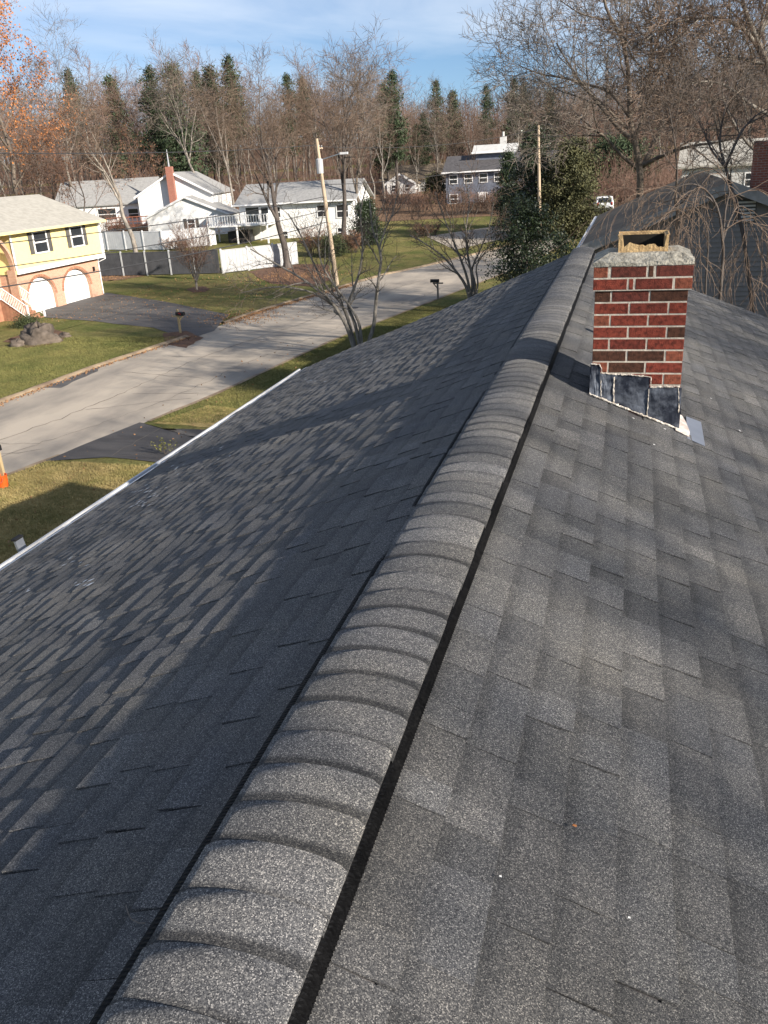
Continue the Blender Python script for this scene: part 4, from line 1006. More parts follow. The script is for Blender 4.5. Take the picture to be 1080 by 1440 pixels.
# big rock in the planting bed of the yellow house
p = ground_at(58, 482); rg = random.Random(77); b = MB(); nu, nv = 14, 9
for j in range(nv+1):
    for i in range(nu):
        th = 2*math.pi*i/nu; ph = math.pi/2*j/nv
        r_ = 1+.16*math.sin(3*th+j)+.10*math.sin(5*th+2*j)+rg.uniform(-.06, .06)
        b.v.append((1.15*r_*math.cos(th)*math.cos(ph), .85*r_*math.sin(th)*math.cos(ph), 1.05*r_*math.sin(ph)-.08))
b.f = [(j*nu+i, j*nu+(i+1) % nu, (j+1)*nu+(i+1) % nu, (j+1)*nu+i) for j in range(nv) for i in range(nu)]
o = b.build('boulder', 'rock', None, True); o.location = (p.x, p.y, 0); tag(o, 'large brown boulder in the planting bed before the yellow house', 'boulder')
for k, (u, v, s) in enumerate(((28, 486, .55), (92, 474, .4))):
    q = o.copy(); COL.objects.link(q); pp = ground_at(u, v); q.location = (pp.x, pp.y, -.05); q.scale = (s, s, s*.7); q.rotation_euler = (0, 0, 1.3+k)
    tag(q, ('low brown boulder half sunk beside the large boulder', 'small brown rock at the driveway edge by the planting bed')[k], 'boulder')

# utility poles and wires
def pole(px0, py0, px1, py1, Y, label, trans=True, group='utility poles'):
    a = ground_at(px0, py0) if Y is None else on_y(px0, py0, Y); Yb = a.y
    top = on_y(px1, py1, Yb); base = Vector((a.x, a.y, gz(a.x, a.y)))
    t = thing('utility_pole', label, 'utility pole', base, 0, group); d = top-base
    b = MB(); b.tube([d*(i/8) for i in range(-0, 9)], [.17-.06*i/8 for i in range(9)], 10); b.build('pole', 'pole_wood', t)
    if trans:
        b = MB(); c = d*.82+Vector((.1, -.40, 0)); b.tube([c+Vector((0, 0, -.45)), c+Vector((0, 0, .45)), c+Vector((0, 0, .52))], [.24, .24, .12], 12); b.build('transformer', 'vinyl_fence', t)
        b = MB(); b.tube([d*.86, d*.86+Vector((1.5, .2, .35))], .035, 6); b.build('lamp_arm', 'steel', t)
        b = MB(); b.cbox(d*.86+Vector((1.75, .2, .36)), (.55, .2, .14)); b.build('lamp_head', 'vinyl_white', t)
    b = MB(); q = d*.94; b.box((q.x-.06, q.y-.05, q.z-.06), (q.x+.06, q.y+.9, q.z+.04)); b.build('crossarm', 'pole_wood', t)
    for yy in (.3, .8): b = MB(); b.tube([q+Vector((0, yy, .04)), q+Vector((0, yy, .18))], .05, 7); b.build('insulator', 'steel', t)
    return base, d
pb, pd = pole(474, 402, 445, 195, None, 'leaning wooden utility pole at the kerb in front of ranch house')
qb, qd = pole(760, 305, 757, 176, 82, 'pale utility pole rising in front of the dark evergreens', False)
# next pole down the street, out of the picture to the left
ob_ = Vector((-26.6, 12, 0)); t = thing('utility_pole', 'wooden utility pole down the street beside the yellow house lawn', 'utility pole', ob_, 0, 'utility poles')
b = MB(); b.tube([(0, 0, 0), (0, 0, 10.2)], [.17, .11], 10); b.build('pole', 'pole_wood', t)
def wire(a, c, sag, label, r_=.014):
    a, c = Vector(a), Vector(c); n = 28; P = [a.lerp(c, i/n)-a-Vector((0, 0, sag*4*(i/n)*(1-i/n))) for i in range(n+1)]
    b = MB(); b.tube(P, r_, 4, False); o = b.build('wire', 'wire'); o.location = a; return tag(o, label, 'wire', 'overhead wires')
T = pb+pd
wire(pb+pd*.96, ob_+Vector((0, 0, 9.9)), .5, 'topmost overhead wire from leaning pole towards the yellow house', .018)
wire(pb+pd*.62, ob_+Vector((0, 0, 6.6)), .55, 'upper service wire crossing in front of the yellow house roof', .022)
wire(pb+pd*.53, ob_+Vector((0, 0, 5.75)), .6, 'middle service wire crossing the yellow house windows', .020)
wire(pb+pd*.45, ob_+Vector((0, 0, 5.1)), .65, 'lowest service wire crossing the yellow siding', .026)
wire(pb+pd*.95, qb+qd*.97, .6, 'topmost overhead wire between the two poles', .018)
wire(pb+pd*.70, qb+qd*.78, .6, 'lower cable between the two poles', .022)
wire(qb+qd*.9, (20, 96, 11), .5, 'overhead wire running from the pale pole past the bare trees', .018)
wire(qb+qd*.82, (-14, 116, 8.2), .4, 'drop wire from the pale pole to the blue house dormer', .014)

# white car at the junction
p = ground_at(848, 299); cv = thing('parked_car', 'white sport utility car seen from behind near the junction', 'car', (p.x, p.y, gz(p.x, p.y)+.03), R(96))
b = MB(); prof = [(-2.2, .35), (2.15, .35), (2.25, .75), (2.1, .98), (1.15, 1.08), (.55, 1.66), (-1.75, 1.70), (-2.15, 1.10), (-2.25, .7)]
n = len(prof); 
for yy, k in ((-.92, 0), (-.80, 1), (.80, 1), (.92, 0)): b.v += [(x*(1 if k else .985), yy*(.86 if (z > 1.2) else 1), z) for x, z in prof]
b.f = [(j*n+i, j*n+(i+1) % n, (j+1)*n+(i+1) % n, (j+1)*n+i) for j in range(3) for i in range(n)]+[tuple(range(n)), tuple(range(3*n, 4*n))[::-1]]
b.build('body', 'car_white', cv)
for sg in (-1, 1):
    b = MB(); b.add([(1.0, sg*.925, 1.10), (.52, sg*.81, 1.56), (-1.6, sg*.81, 1.58), (-1.9, sg*.925, 1.12)], [(0, 1, 2, 3)]); b.build('side_window', 'glass_dark', cv)
    for xx in (-1.35, 1.4):
        b = MB(); b.tube([(xx, sg*.74, .34), (xx, sg*.95, .34)], .34, 18); wo = b.build('wheel', 'black_rubber', cv)
        b = MB(); b.tube([(xx, sg*.95, .34), (xx, sg*.965, .34)], .20, 12); b.build('rim', 'steel', wo)
    b = MB(); b.cbox((-2.19, sg*.72, .98), (.09, .18, .30)); b.build('tail_light', 'tail_red', cv)
b = MB(); b.add([(-2.17, -.72, 1.13), (-2.17, .72, 1.13), (-1.80, .66, 1.62), (-1.80, -.66, 1.62)], [(0, 1, 2, 3)]); b.build('rear_window', 'glass_dark', cv)
b = MB(); b.box((-2.32, -.85, .40), (-2.24, .85, .62)); b.build('bumper', 'shutter', cv)

# ================================================================== TREES
class Tree:
    """limbs (bark) and twigs grown branch by branch; sizes in metres, origin at the foot"""
    def __init__(s, seed, twig_r=.007): s.r = random.Random(seed); s.limb = MB(); s.twig = MB(); s.tips = []; s.tr = twig_r
    def poly(s, p, d, L, n, wig, trop):
        pts = [p.copy()]; st = L/n; g = s.r.gauss
        for i in range(n):
            d = Vector((d.x+g(0, wig), d.y+g(0, wig), d.z+g(0, wig)+trop)); d.normalize(); p = p+d*st; pts.append(p)
        return pts
    def kids(s, pts, r0, r1, lev, cfg, t0):
        c = cfg[lev]; n = c['n']; rr = s.r
        L = sum((b-a).length for a, b in zip(pts, pts[1:])); k = len(pts)-1
        phase = rr.uniform(0, 6.28)
        for i in range(n):
            t = t0+(1-t0)*(i+rr.random())/n; f = t*k; j = min(int(f), k-1); p = pts[j].lerp(pts[j+1], f-j); d = (pts[j+1]-pts[j]).normalized()
            a = R(rr.uniform(*c['ang'])); phase += 2.4+rr.uniform(-.5, .5)
            u = d.orthogonal().normalized(); w = d.cross(u); side = u*math.cos(phase)+w*math.sin(phase)
            nd = d*math.cos(a)+side*math.sin(a)
            if c.get('flat') and nd.z < -.1: nd.z *= .3
            l = c['L']*rr.uniform(.6, 1.15)*(1-.55*t if c.get('cone') else (1-.35*abs(t-.45)))
            rad = min(r0+(r1-r0)*t, 1)*c['r']
            s.branch(p, nd.normalized(), l, rad, lev, cfg)
    def branch(s, p, d, L, r0, lev, cfg):
        c = cfg[lev]; pts = s.poly(p, d, L, c['seg'], c['wig'], c['trop'])
        last = lev == len(cfg)-1
        r0 = max(r0, s.tr); r1 = s.tr*.45 if last else max(s.tr*.7, r0*.28)
        rad = [r0+(r1-r0)*i/(len(pts)-1) for i in range(len(pts))]
        (s.twig if r0 < s.tr*2.6 else s.limb).tube(pts, rad, c['sides'], False)
        if not last: s.kids(pts, r0, r1, lev+1, cfg, c.get('t0', .25))
        if lev >= len(cfg)-2: s.tips += pts[1:]
    def stem(s, pts, r0, r1, cfg, lev=0, sides=8, t0=.3):
        """a main stem along a given polyline, then its branches"""
        pts = [Vector(p) for p in pts]; k = len(pts); out = []
        for i in range(k-1):                                    # smooth a little
            a, b_, c, d = pts[max(i-1, 0)], pts[i], pts[i+1], pts[min(i+2, k-1)]
            for j in range(3):
                t = j/3; out.append(.5*((2*b_)+(c-a)*t+(2*a-5*b_+4*c-d)*t*t+(3*b_-a-3*c+d)*t*t*t))
        out.append(pts[-1]); n = len(out)-1
        s.limb.tube(out, [r0+(r1-r0)*(i/n)**.8 for i in range(n+1)], sides, True)
        s.kids(out, r0, r1, lev, cfg, t0); return out
    def build(s, name, label, cat, loc, bark, twig, group=None, rz=0, leafm=None, leaf=None):
        t = thing(name, label, cat, loc, rz, group)
        s.limb.build('trunk', bark, t, True)
        if s.twig.v: s.twig.build('crown', twig, t)
        return t
def hard_cfg(H, dens=1.0, spread=1.0, trop=.05):
    return [dict(n=0, L=0, seg=6, ang=(0, 0), wig=.05, trop=.02, r=1, sides=7),
            dict(n=int(7*dens), L=H*.46, seg=7, ang=(22*spread, 52*spread), wig=.075, trop=trop, r=.62, sides=5, t0=.22),
            dict(n=int(7*dens), L=H*.22, seg=5, ang=(25, 60), wig=.09, trop=trop*.8, r=.55, sides=4, t0=.2),
            dict(n=int(6*dens), L=H*.105, seg=4, ang=(25, 65), wig=.10, trop=trop*.7, r=.5, sides=3, t0=.15),
            dict(n=int(5*dens), L=H*.055, seg=3, ang=(20, 60), wig=.12, trop=trop*.5, r=.55, sides=3)]
def hardwood(seed, H, r0, dens=1.0, spread=1.0, lean=(0, 0), fork=.35, twig_r=.012, trop=.05):
    t = Tree(seed, twig_r); cfg = hard_cfg(H, dens, spread, trop); rg = t.r
    hgt = H*rg.uniform(.78, .86); P = []
    for i in range(7): f = i/6; P.append((lean[0]*H*f**1.3+rg.gauss(0, .012*H)*(f > 0), lean[1]*H*f**1.3+rg.gauss(0, .012*H)*(f > 0), hgt*f-.1*(i == 0)))
    t.stem(P, r0, r0*.16, cfg, 1, 8, fork)
    # root flare
    t.limb.tube([(0, 0, -.15), (0, 0, .12), (0, 0, .5)], [r0*1.5, r0*1.22, r0*1.0], 8, False)
    return t
def leaf_cloud(centers, size, seed, per=1, spread=.1, droop=0, aspect=.55):
    """many small diamond leaves round the given points"""
    rg = np.random.default_rng(seed); C = np.repeat(np.array([tuple(c) for c in centers], dtype=np.float64), per, axis=0); n = len(C)
    C += rg.normal(0, spread, (n, 3)); a = rg.normal(0, 1, (n, 3)); a[:, 2] -= droop; a /= np.linalg.norm(a, axis=1)[:, None]
    q = rg.normal(0, 1, (n, 3)); b_ = np.cross(a, q); b_ /= np.linalg.norm(b_, axis=1)[:, None]; s = size*rg.uniform(.6, 1.3, n)[:, None]
    V = np.stack([C-a*s*.5, C+b_*s*aspect*.5, C+a*s*.5, C-b_*s*aspect*.5], 1).reshape(-1, 3)
    m = MB(); m.v = V.tolist(); m.f = [(4*i, 4*i+1, 4*i+2, 4*i+3) for i in range(n)]; return m
def pine(seed, H, r0, base=.25, spread=.22, needle=.16, per=5, layers=22, droop=.0, twist=0):
    """evergreen: straight trunk, whorls of limbs carrying needle tufts"""
    t = Tree(seed, .012); rg = t.r; tufts = []
    t.limb.tube([(rg.gauss(0, .02*H*(i > 0)*.3), rg.gauss(0, .02*H*(i > 0)*.3), H*i/6-.1*(i == 0)) for i in range(7)], [r0*(1-.9*i/6) for i in range(7)], 8)
    for k in range(layers):
        f = base+(1-base)*(k+rg.random())/layers; z = H*f; n = rg.randint(3, 6); L0 = H*spread*(1-f)**.62*rg.uniform(.65, 1.2)+.25
        ph = rg.uniform(0, 6.28)
        for i in range(n):
            an = ph+6.28*i/n+rg.uniform(-.35, .35); L = L0*rg.uniform(.55, 1.15); d = Vector((math.cos(an), math.sin(an), rg.uniform(-.12, .30)-droop))
            pts = t.poly(Vector((0, 0, z)), d.normalized(), L, 5, .10, .03-droop*.1); t.limb.tube(pts, [r0*.22*(1-f)+.02-.003*j for j in range(6)], 4, False)
            for j in range(1, 6):
                m_ = 2+int(L*1.4)
                for _ in range(m_):
                    tp = pts[j]+Vector((rg.gauss(0, .16*L0**.6), rg.gauss(0, .16*L0**.6), rg.gauss(0, .09)-droop*rg.random()*.5)); tufts.append(tp)
    tufts += [Vector((rg.gauss(0, .1), rg.gauss(0, .1), H*rg.uniform(.96, 1.0))) for _ in range(6)]
    return t, leaf_cloud(tufts, needle*1.5, seed, per, needle*.9, .1+droop, .34)

def place(proto_list, xs, label, group, rg, hvar=(.85, 1.15), face=None):
    pass
def put_copy(src, loc, rz, sc_, label=None, group=None):
    c = copy_tree(src); c.location = loc; c.rotation_euler = (0, 0, rz); c.scale = (sc_*1.0, sc_*1.0, sc_)
    if label: c['label'] = label
    if group: c['group'] = group
    return c
def gpos(px, Y):
    """foot of something standing at depth Y below photo column px (about the horizon)"""
    p = on_y(px, 300, Y); return Vector((p.x, Y, gz(p.x, Y)-.05))

# ---- near street trees: main stems traced, branches grown
def small_cfg(k=1.0, tr=.05):
    return [dict(n=8, L=1.8*k, seg=6, ang=(20, 55), wig=.14, trop=tr, r=.55, sides=5, t0=.2),
            dict(n=7, L=.95*k, seg=5, ang=(22, 60), wig=.17, trop=tr, r=.55, sides=4, t0=.2),
            dict(n=5, L=.42*k, seg=4, ang=(22, 60), wig=.2, trop=tr*.6, r=.6, sides=3)]
def traced(seed, name, label, Yb, stems, base_px, r0, cfg, bark, twig, cat='tree', group=None, twig_r=.006, dY=1.2, sides=8):
    g = ground_at(*base_px) if Yb is None else on_y(*base_px, Yb); Yb = g.y; t = Tree(seed, twig_r); rg = t.r; foot = Vector((g.x, Yb, gz(g.x, Yb)))
    for k, (st, rf) in enumerate(stems):
        off = rg.uniform(-dY, dY); P = []
        for i, q in enumerate(st): p = on_y(q[0], q[1], Yb+off*(i/(len(st)-1))); P.append(p-foot)
        if k == 0 or P[0].z < .6: P[0] = Vector((P[0].x, P[0].y, min(P[0].z, 0)-.1))
        t.stem(P, r0*rf, r0*rf*.22, cfg, 0, sides, .32)
    return t.build(name, label, cat, foot, bark, twig, group)
traced(31, 'street_tree', 'bare multi-stemmed tree leaning over the road beside the roof edge', 36.5, [
    ([(503, 510), (497, 488), (487, 458), (470, 430), (455, 415), (425, 392), (390, 372), (352, 350)], 1.0),
    ([(503, 510), (499, 488), (489, 448), (478, 424), (458, 402), (442, 372), (425, 335), (405, 300)], .9),
    ([(506, 510), (505, 486), (499, 455), (490, 430), (498, 405), (506, 380), (510, 345), (507, 300), (515, 262)], .85),
    ([(508, 510), (508, 480), (504, 452), (488, 425), (468, 398), (452, 370), (448, 335), (455, 300)], .75),
    ([(514, 510), (518, 484), (526, 455), (529, 420), (533, 388), (536, 362), (531, 343), (524, 322), (520, 285)], .95),
    ([(536, 362), (534, 348), (541, 325), (552, 300), (560, 268)], .5),
    ([(470, 430), (440, 412), (405, 404), (370, 405), (340, 412)], .45)], (505, 492), .125, small_cfg(1.0, .04), 'bark_grey', 'twig_dark')
traced(32, 'street_tree', 'bare spreading multi-stemmed tree beside the grey-posted mailbox', 52, [
    ([(662, 425), (655, 402), (640, 380), (622, 360), (600, 344), (575, 330)], 1.0),
    ([(663, 425), (658, 395), (648, 365), (636, 335), (622, 300), (612, 270)], .9),
    ([(664, 425), (664, 392), (658, 360), (655, 325), (660, 285), (655, 255)], .9),
    ([(666, 425), (668, 400), (664, 378), (676, 350), (688, 318), (694, 285)], .8),
    ([(668, 425), (672, 398), (670, 375), (684, 352), (700, 335), (712, 318)], .6)], (664, 418), .12, small_cfg(1.25, .05), 'bark_grey', 'twig', twig_r=.009)
# little vase-shaped ornamental
fg = ground_at(277, 408); t = Tree(33, .008); cfgv = [dict(n=7, L=1.5, seg=5, ang=(12, 38), wig=.09, trop=.06, r=.55, sides=4, t0=.2), dict(n=6, L=.8, seg=4, ang=(15, 45), wig=.13, trop=.05, r=.6, sides=3, t0=.15), dict(n=4, L=.4, seg=3, ang=(15, 45), wig=.15, trop=.03, r=.7, sides=3)]
t.limb.tube([(0, 0, -.1), (0, 0, .35), (.02, .02, .75)], [.11, .09, .085], 8)
for i in range(11):
    a = i*2.4; l = t.r.uniform(.25, .62); P = [Vector((.02, .02, .6))+Vector((math.cos(a)*l*f*2.6, math.sin(a)*l*f*2.6, 3.3*f*(1-.1*l)))+Vector((t.r.gauss(0, .04), t.r.gauss(0, .04), 0)) for f in (0, .2, .45, .7, 1)]
    t.stem(P, .05, .012, cfgv, 0, 5, .2)
t.build('ornamental_tree', 'small bare vase-shaped tree on the lawn before the dark grey fence', 'tree', (fg.x, fg.y, 0), 'bark_pale', 'twig_red')

# ---- prototypes for the woods (shared meshes)
protos = []
for i, (H, r0, dens, spr, tw) in enumerate(((17, .24, 1.0, .85, 'twig'), (19, .26, 1.05, .75, 'twig'), (15, .20, 1.0, 1.0, 'twig_red'), (18, .22, 1.1, .7, 'twig_grey'), (16, .18, .95, .8, 'twig'), (13, .15, 1.1, 1.0, 'twig_red'))):
    t = hardwood(100+i, H, r0, dens, spr, (random.Random(i).uniform(-.06, .06), random.Random(i+9).uniform(-.05, .05)), .30, .017)
    protos.append((t, H, ('bark', 'bark_grey', 'bark', 'bark_pale', 'bark_grey', 'bark_dark')[i], tw))
LAB = ['grey-brown bare hardwood', 'narrow grey trunked bare tree', 'reddish twigged bare tree', 'pale trunked bare tree', 'slim grey barked bare tree', 'dark trunked bare tree']
roots = [None]*len(protos)
def behind(x, y):
    u = to_px((x, y, 8))[0]
    return 'behind '+next(w for lim, w in ((120, 'the yellow house'), (215, 'the red deck'), (325, 'the white gabled house'), (500, 'the ranch house'), (640, 'the cottage'), (735, 'the blue house'), (840, 'the dark evergreens'), (930, 'the white car'), (9999, 'the neighbor house')) if u < lim)
def wood_tree(i, loc, rz, s):
    o = wood_tree_(i, loc, rz, s); dp = '' if loc.y < 138 else (' further back' if loc.y < 156 else ' deep within' if loc.y < 178 else ' far back')
    sz = 'short ' if s < .7 else 'very tall ' if s > 1.0 else ''
    o['label'] = sz+LAB[i]+' '+behind(loc.x, loc.y)+dp; return o
def wood_tree_(i, loc, rz, s):
    t, H, bk, tw = protos[i]
    if roots[i] is None:
        roots[i] = t.build('bare_tree', LAB[i], 'tree', loc, bk, tw, 'bare trees of the woods', rz); roots[i].scale = (s, s, s); return roots[i]
    return put_copy(roots[i], loc, rz, s)
wr = random.Random(4)
# rows of trees: (depth, first column px, last column px, how many, scale)
TOP = [(0, 118), (100, 112), (170, 100), (250, 88), (310, 98), (360, 112), (420, 106), (480, 100), (540, 92), (585, 118), (640, 132), (700, 135), (760, 120), (830, 105), (900, 88), (1000, 60), (1150, 30)]
def top_px(px): return interp(TOP, px)
for (Y, a, c, n) in ((118, -60, 330, 15), (128, 330, 620, 13), (132, 610, 1120, 16), (146, -80, 1120, 34), (164, -60, 1120, 34), (184, -40, 1120, 30), (212, -60, 1150, 32), (246, -60, 1150, 34)):
    for k in range(n):
        px = a+(c-a)*(k+wr.uniform(.15, .85))/n; y = Y+wr.uniform(-6, 6); g = gpos(px, y)
        i = wr.choices(range(6), (4, 4, 3, 3, 4, 1.5))[0]
        want = on_y(px, top_px(px)+(wr.uniform(-8, 48) if Y < 180 else wr.uniform(18, 60)), y).z-g.z
        s = max(.4, min(1.5, want/protos[i][1]/1.12))
        wood_tree(i, g, wr.uniform(0, 6.28), s*wr.uniform(.92, 1.04))
# big individual trees
def big(seed, px, Y, toppx, r0, label, bark='bark', twig='twig', dens=1.15, spread=.9, lean=(0, 0), twig_r=.011, fork=.3, ground_px=None, trop=.05):
    g = gpos(px, Y); H = (on_y(px, toppx, Y).z-g.z)*.87
    t = hardwood(seed, H, r0, dens, spread, lean, fork, twig_r, trop); return t, t.build('bare_tree', label, 'tree', g, bark, twig)
big(201, 397, 71, 88, .36, 'big dark trunked bare tree rising from the mulch bed behind the pale fence', 'bark_dark', 'twig', 1.1, .95, (-.10, 0), .012)
big(202, 478, 82, 52, .30, 'tall bare tree beside the ranch house wall behind the leaning pole', 'bark_dark', 'twig', 1.15, .75, (.10, 0), .013)
big(203, 505, 92, 60, .24, 'slender bare tree with fan-shaped crown standing highest behind the ranch house', 'bark', 'twig_grey', 1.1, .6, (.06, 0), .014)
big(204, 182, 80, 92, .30, 'leaning pale trunked bare tree in front of the white gabled house', 'bark_pale', 'twig', 1.0, .95, (-.22, 0), .013, .42)
big(205, 285, 108, 60, .30, 'tall pale trunked bare tree with rounded crown right of the brick chimney', 'bark_pale', 'twig_grey', 1.15, .85, (-.12, 0), .015, .4)
big(206, 330, 104, 85, .22, 'slim pale trunked bare tree between white house and ranch house', 'bark_pale', 'twig', 1.0, .8, (-.05, 0), .014, .4)
big(207, 110, 100, 40, .28, 'tall bare tree with thin open crown beside the orange-leaved oak', 'bark_grey', 'twig_grey', 1.0, .8, (.0, 0), .014, .4)
# oak still holding orange leaves
t = hardwood(211, (on_y(40, -20, 92).z-gz(0, 92))*.9, .42, 1.1, 1.0, (-.05, 0), .28, .014)
oak = t.build('oak_tree', 'large oak still holding orange brown leaves behind the yellow house', 'tree', gpos(38, 92), 'bark', 'twig')
rg = random.Random(1); tips = [p for p in t.tips if p.z > 8.0 and rg.random() < .9]
leaf_cloud(tips, .25, 3, 2, .25, .2, .75).build('foliage', 'leaf_orange', oak)
# russet beech-like saplings in the thicket
for k, (px, Y, top, lab) in enumerate(((80, 86, 190, 'russet leaved sapling behind the roof of the yellow house'), (120, 84, 165, 'broad russet leaved sapling between oak and leaning tree'), (205, 104, 205, 'small russet leaved sapling behind the white house roof'), (20, 84, 175, 'russet leaved sapling under the orange oak'))):
    g = gpos(px, Y); H = on_y(px, top, Y).z-g.z; t = hardwood(230+k, H, .12, 1.0, 1.0, (0, 0), .15, .012)
    o = t.build('sapling', lab, 'tree', g, 'bark_dark', 'twig_red'); leaf_cloud([p for p in t.tips if t.r.random() < .16], .17, k, 1, .15, .3, .7).build('foliage', 'leaf_brown', o)

# ---- evergreens
pines = []
for i, a in enumerate(((301, 21, .34, .30, .21), (302, 18, .30, .22, .23), (303, 22, .33, .45, .20))):
    t, lf = pine(*a, needle=.30, per=4, layers=24); pines.append((t, lf, a[1]))
PR = [None]*3
PL = ['layered dark pine', 'broad dark pine', 'high crowned pine']
def put_pine(i, px, Y, top):
    g = gpos(px, Y); s = (on_y(px, top, Y).z-g.z)/pines[i][2]; rz = wr.uniform(0, 6.28)
    if PR[i] is None:
        o = pines[i][0].build('pine_tree', PL[i], 'tree', g, 'bark_dark', 'twig', 'pines of the woods', rz); pines[i][1].build('crown', 'needle', o); o.scale = (s, s, s); PR[i] = o
    else: o = put_copy(PR[i], g, rz, s)
    o['label'] = ('short ' if s < .62 else 'tall ' if s > .85 else '')+PL[i]+' '+behind(g.x, g.y)+(' further back' if Y > 145 else ' among bare trees' if Y > 135 else '')
for i, px, Y, top in ((0, 238, 112, 95), (1, 268, 116, 88), (2, 345, 134, 78), (1, 318, 138, 92), (2, 300, 142, 100), (0, 420, 150, 105), (2, 440, 152, 108), (0, 560, 128, 102), (1, 548, 134, 118), (0, 618, 150, 115), (1, 640, 158, 128), (0, 722, 150, 112), (2, 735, 152, 118), (1, 770, 140, 128), (0, 685, 170, 122), (2, 130, 150, 95), (1, 185, 140, 105), (0, 600, 138, 160), (1, 590, 142, 175)): put_pine(i, px, Y, top)
# dark evergreen clump before the junction
def evergreen(seed, name, label, px, Y, top, wid, base, m, size, n, bark='bark_dark', cone=.6, blob=.5, zlow=.05):
    """dense bush or cedar: leaf clumps spread on uneven boughs through the crown's volume"""
    g = gpos(px, Y); H = on_y(px, top, Y).z-g.z; t = Tree(seed, .012); rg = t.r; C = []
    t.limb.tube([(0, 0, -.1), (.03, 0, H*.3), (-.03, .04, H*.65), (0, 0, H*.95)], [base, base*.75, base*.45, base*.12], 8)
    for k in range(n):
        f = zlow+(1-zlow)*rg.random()**1.15; an = rg.uniform(0, 6.28); R_ = wid*(min(1, (1-f)*1.6+.08)**cone)*(1+.28*math.sin(an*3+f*9)+.16*math.sin(an*5-f*14))
        d = Vector((math.cos(an), math.sin(an), rg.uniform(-.1, .35)))
        pts = t.poly(Vector((0, 0, H*max(.04, f-.06))), d.normalized(), R_*rg.uniform(.65, 1.1), 4, .16, .05); t.limb.tube(pts, [base*.16, base*.13, base*.1, base*.07, base*.04], 3, False)
        for j in (2, 3, 4):
            for _ in range(3): C.append(pts[j]+Vector((rg.gauss(0, blob*.35), rg.gauss(0, blob*.35), rg.gauss(0, blob*.28))))
    o = t.build(name, label, 'tree' if 'tree' in name else 'shrub', g, bark, 'twig_dark'); leaf_cloud(C, size, seed, 9, blob*.34, .1, .55).build('foliage', m, o); return o
evergreen(401, 'holly_tree', 'dark glossy evergreen beyond the far end of the roof ridge', 740, 50, 275, 2.0, .14, 'leaf_dark', .14, 230, cone=.45)
evergreen(402, 'holly_tree', 'low dark evergreen spreading right of the taller glossy one', 796, 47, 330, 1.2, .10, 'leaf_dark', .13, 90, cone=.4)
evergreen(403, 'cedar_tree', 'tall dark cedar standing behind the pale utility pole', 750, 86, 172, 2.6, .24, 'leaf_dark', .20, 330, cone=.75)
evergreen(404, 'cedar_tree', 'narrow dark cedar left of the pale utility pole', 716, 92, 212, 1.5, .14, 'leaf_dark', .19, 170, cone=.7)
evergreen(405, 'hemlock_tree', 'broad olive green hemlock right of the pale utility pole', 802, 84, 195, 2.9, .28, 'needle_dry', .22, 400, cone=.55, blob=.7)
evergreen(406, 'hemlock_tree', 'drooping dark hemlock behind the white car', 862, 128, 205, 5.5, .28, 'needle', .30, 460, cone=.5, blob=.9)
evergreen(407, 'evergreen_bush', 'dark cone-shaped evergreen by the corner of the ranch house', 515, 84, 282, 1.5, .1, 'leaf_dark', .16, 200, cone=.5)
evergreen(408, 'evergreen_bush', 'round green bush beside the mulch bed of the ranch house', 465, 77, 335, 1.1, .06, 'leaf_bush', .13, 130, cone=.3)
evergreen(409, 'evergreen_bush', 'olive pointed bush in front of the cottage roof', 612, 118, 245, 1.5, .1, 'needle_dry', .22, 150, cone=.5)
evergreen(410, 'evergreen_bush', 'small yellowish bush beside the brick steps', 6, 44.5, 452, .7, .03, 'leaf_bush', .09, 60, cone=.3)
for k, (x, y, H, w_, lab) in enumerate(((11.6, 21.0, 13, 3.6, 'dense tall hemlock added out of view to shade the neighbor gable'), (15.5, 24.5, 14, 3.8, 'second dense hemlock added out of view to shade the neighbor house'))):  # unseen hemlocks added to block the sun from the neighbour's gable
    gg = Vector((x, y, -.05)); _g, _o = gpos, on_y
    gpos = lambda px, Y, gg=gg: gg.copy()
    on_y = lambda px, py, Y, gg=gg, H=H: Vector((gg.x, gg.y, gg.z+H))
    evergreen(420+k, 'hemlock_tree', lab, 0, y, 0, w_, .24, 'needle', .26, 420, cone=.6, blob=.8); gpos, on_y = _g, _o
# leafless shrubs (thickets of stems), each its own plant
def thicket(seed, px, Y, w, h, label, tw='twig_red', n=46, leaf=None, twig_r=.010):
    g = gpos(px, Y); t = Tree(seed, twig_r); rg = t.r; cfg = [dict(n=5, L=h*.42, seg=4, ang=(15, 50), wig=.15, trop=.05, r=.7, sides=3, t0=.1), dict(n=4, L=h*.2, seg=3, ang=(15, 50), wig=.18, trop=.03, r=.8, sides=3)]
    for i in range(n):
        a = rg.uniform(0, 6.28); q = math.sqrt(rg.random())*w*.6; x, y = q*math.cos(a), q*math.sin(a)*.7; l = h*rg.uniform(.6, 1)
        P = [(x, y, -.05), (x*1.1+rg.gauss(0, .05), y*1.1, l*.35), (x*1.35+rg.gauss(0, .1), y*1.3+rg.gauss(0, .1), l*.7), (x*1.6+rg.gauss(0, .15), y*1.5+rg.gauss(0, .15), l)]
        t.stem(P, twig_r*1.9, twig_r*.6, cfg, 0, 3, .15)
    o = thing('bare_shrub', label, 'shrub', g); t.limb.build('stems', 'bark_dark', o); t.twig.build('twigs', tw, o)
    if leaf: leaf_cloud([p for p in t.tips if rg.random() < leaf], .10, seed, 1, .07, .2, .7).build('foliage', 'leaf_brown', o)
    return o
thicket(501, 440, 78.5, 1.7, 2.3, 'large reddish bare shrub in front of the ranch house wall', leaf=.3)
thicket(502, 490, 79, 1.2, 1.7, 'low reddish bare shrub beside the round green bush', leaf=.3)
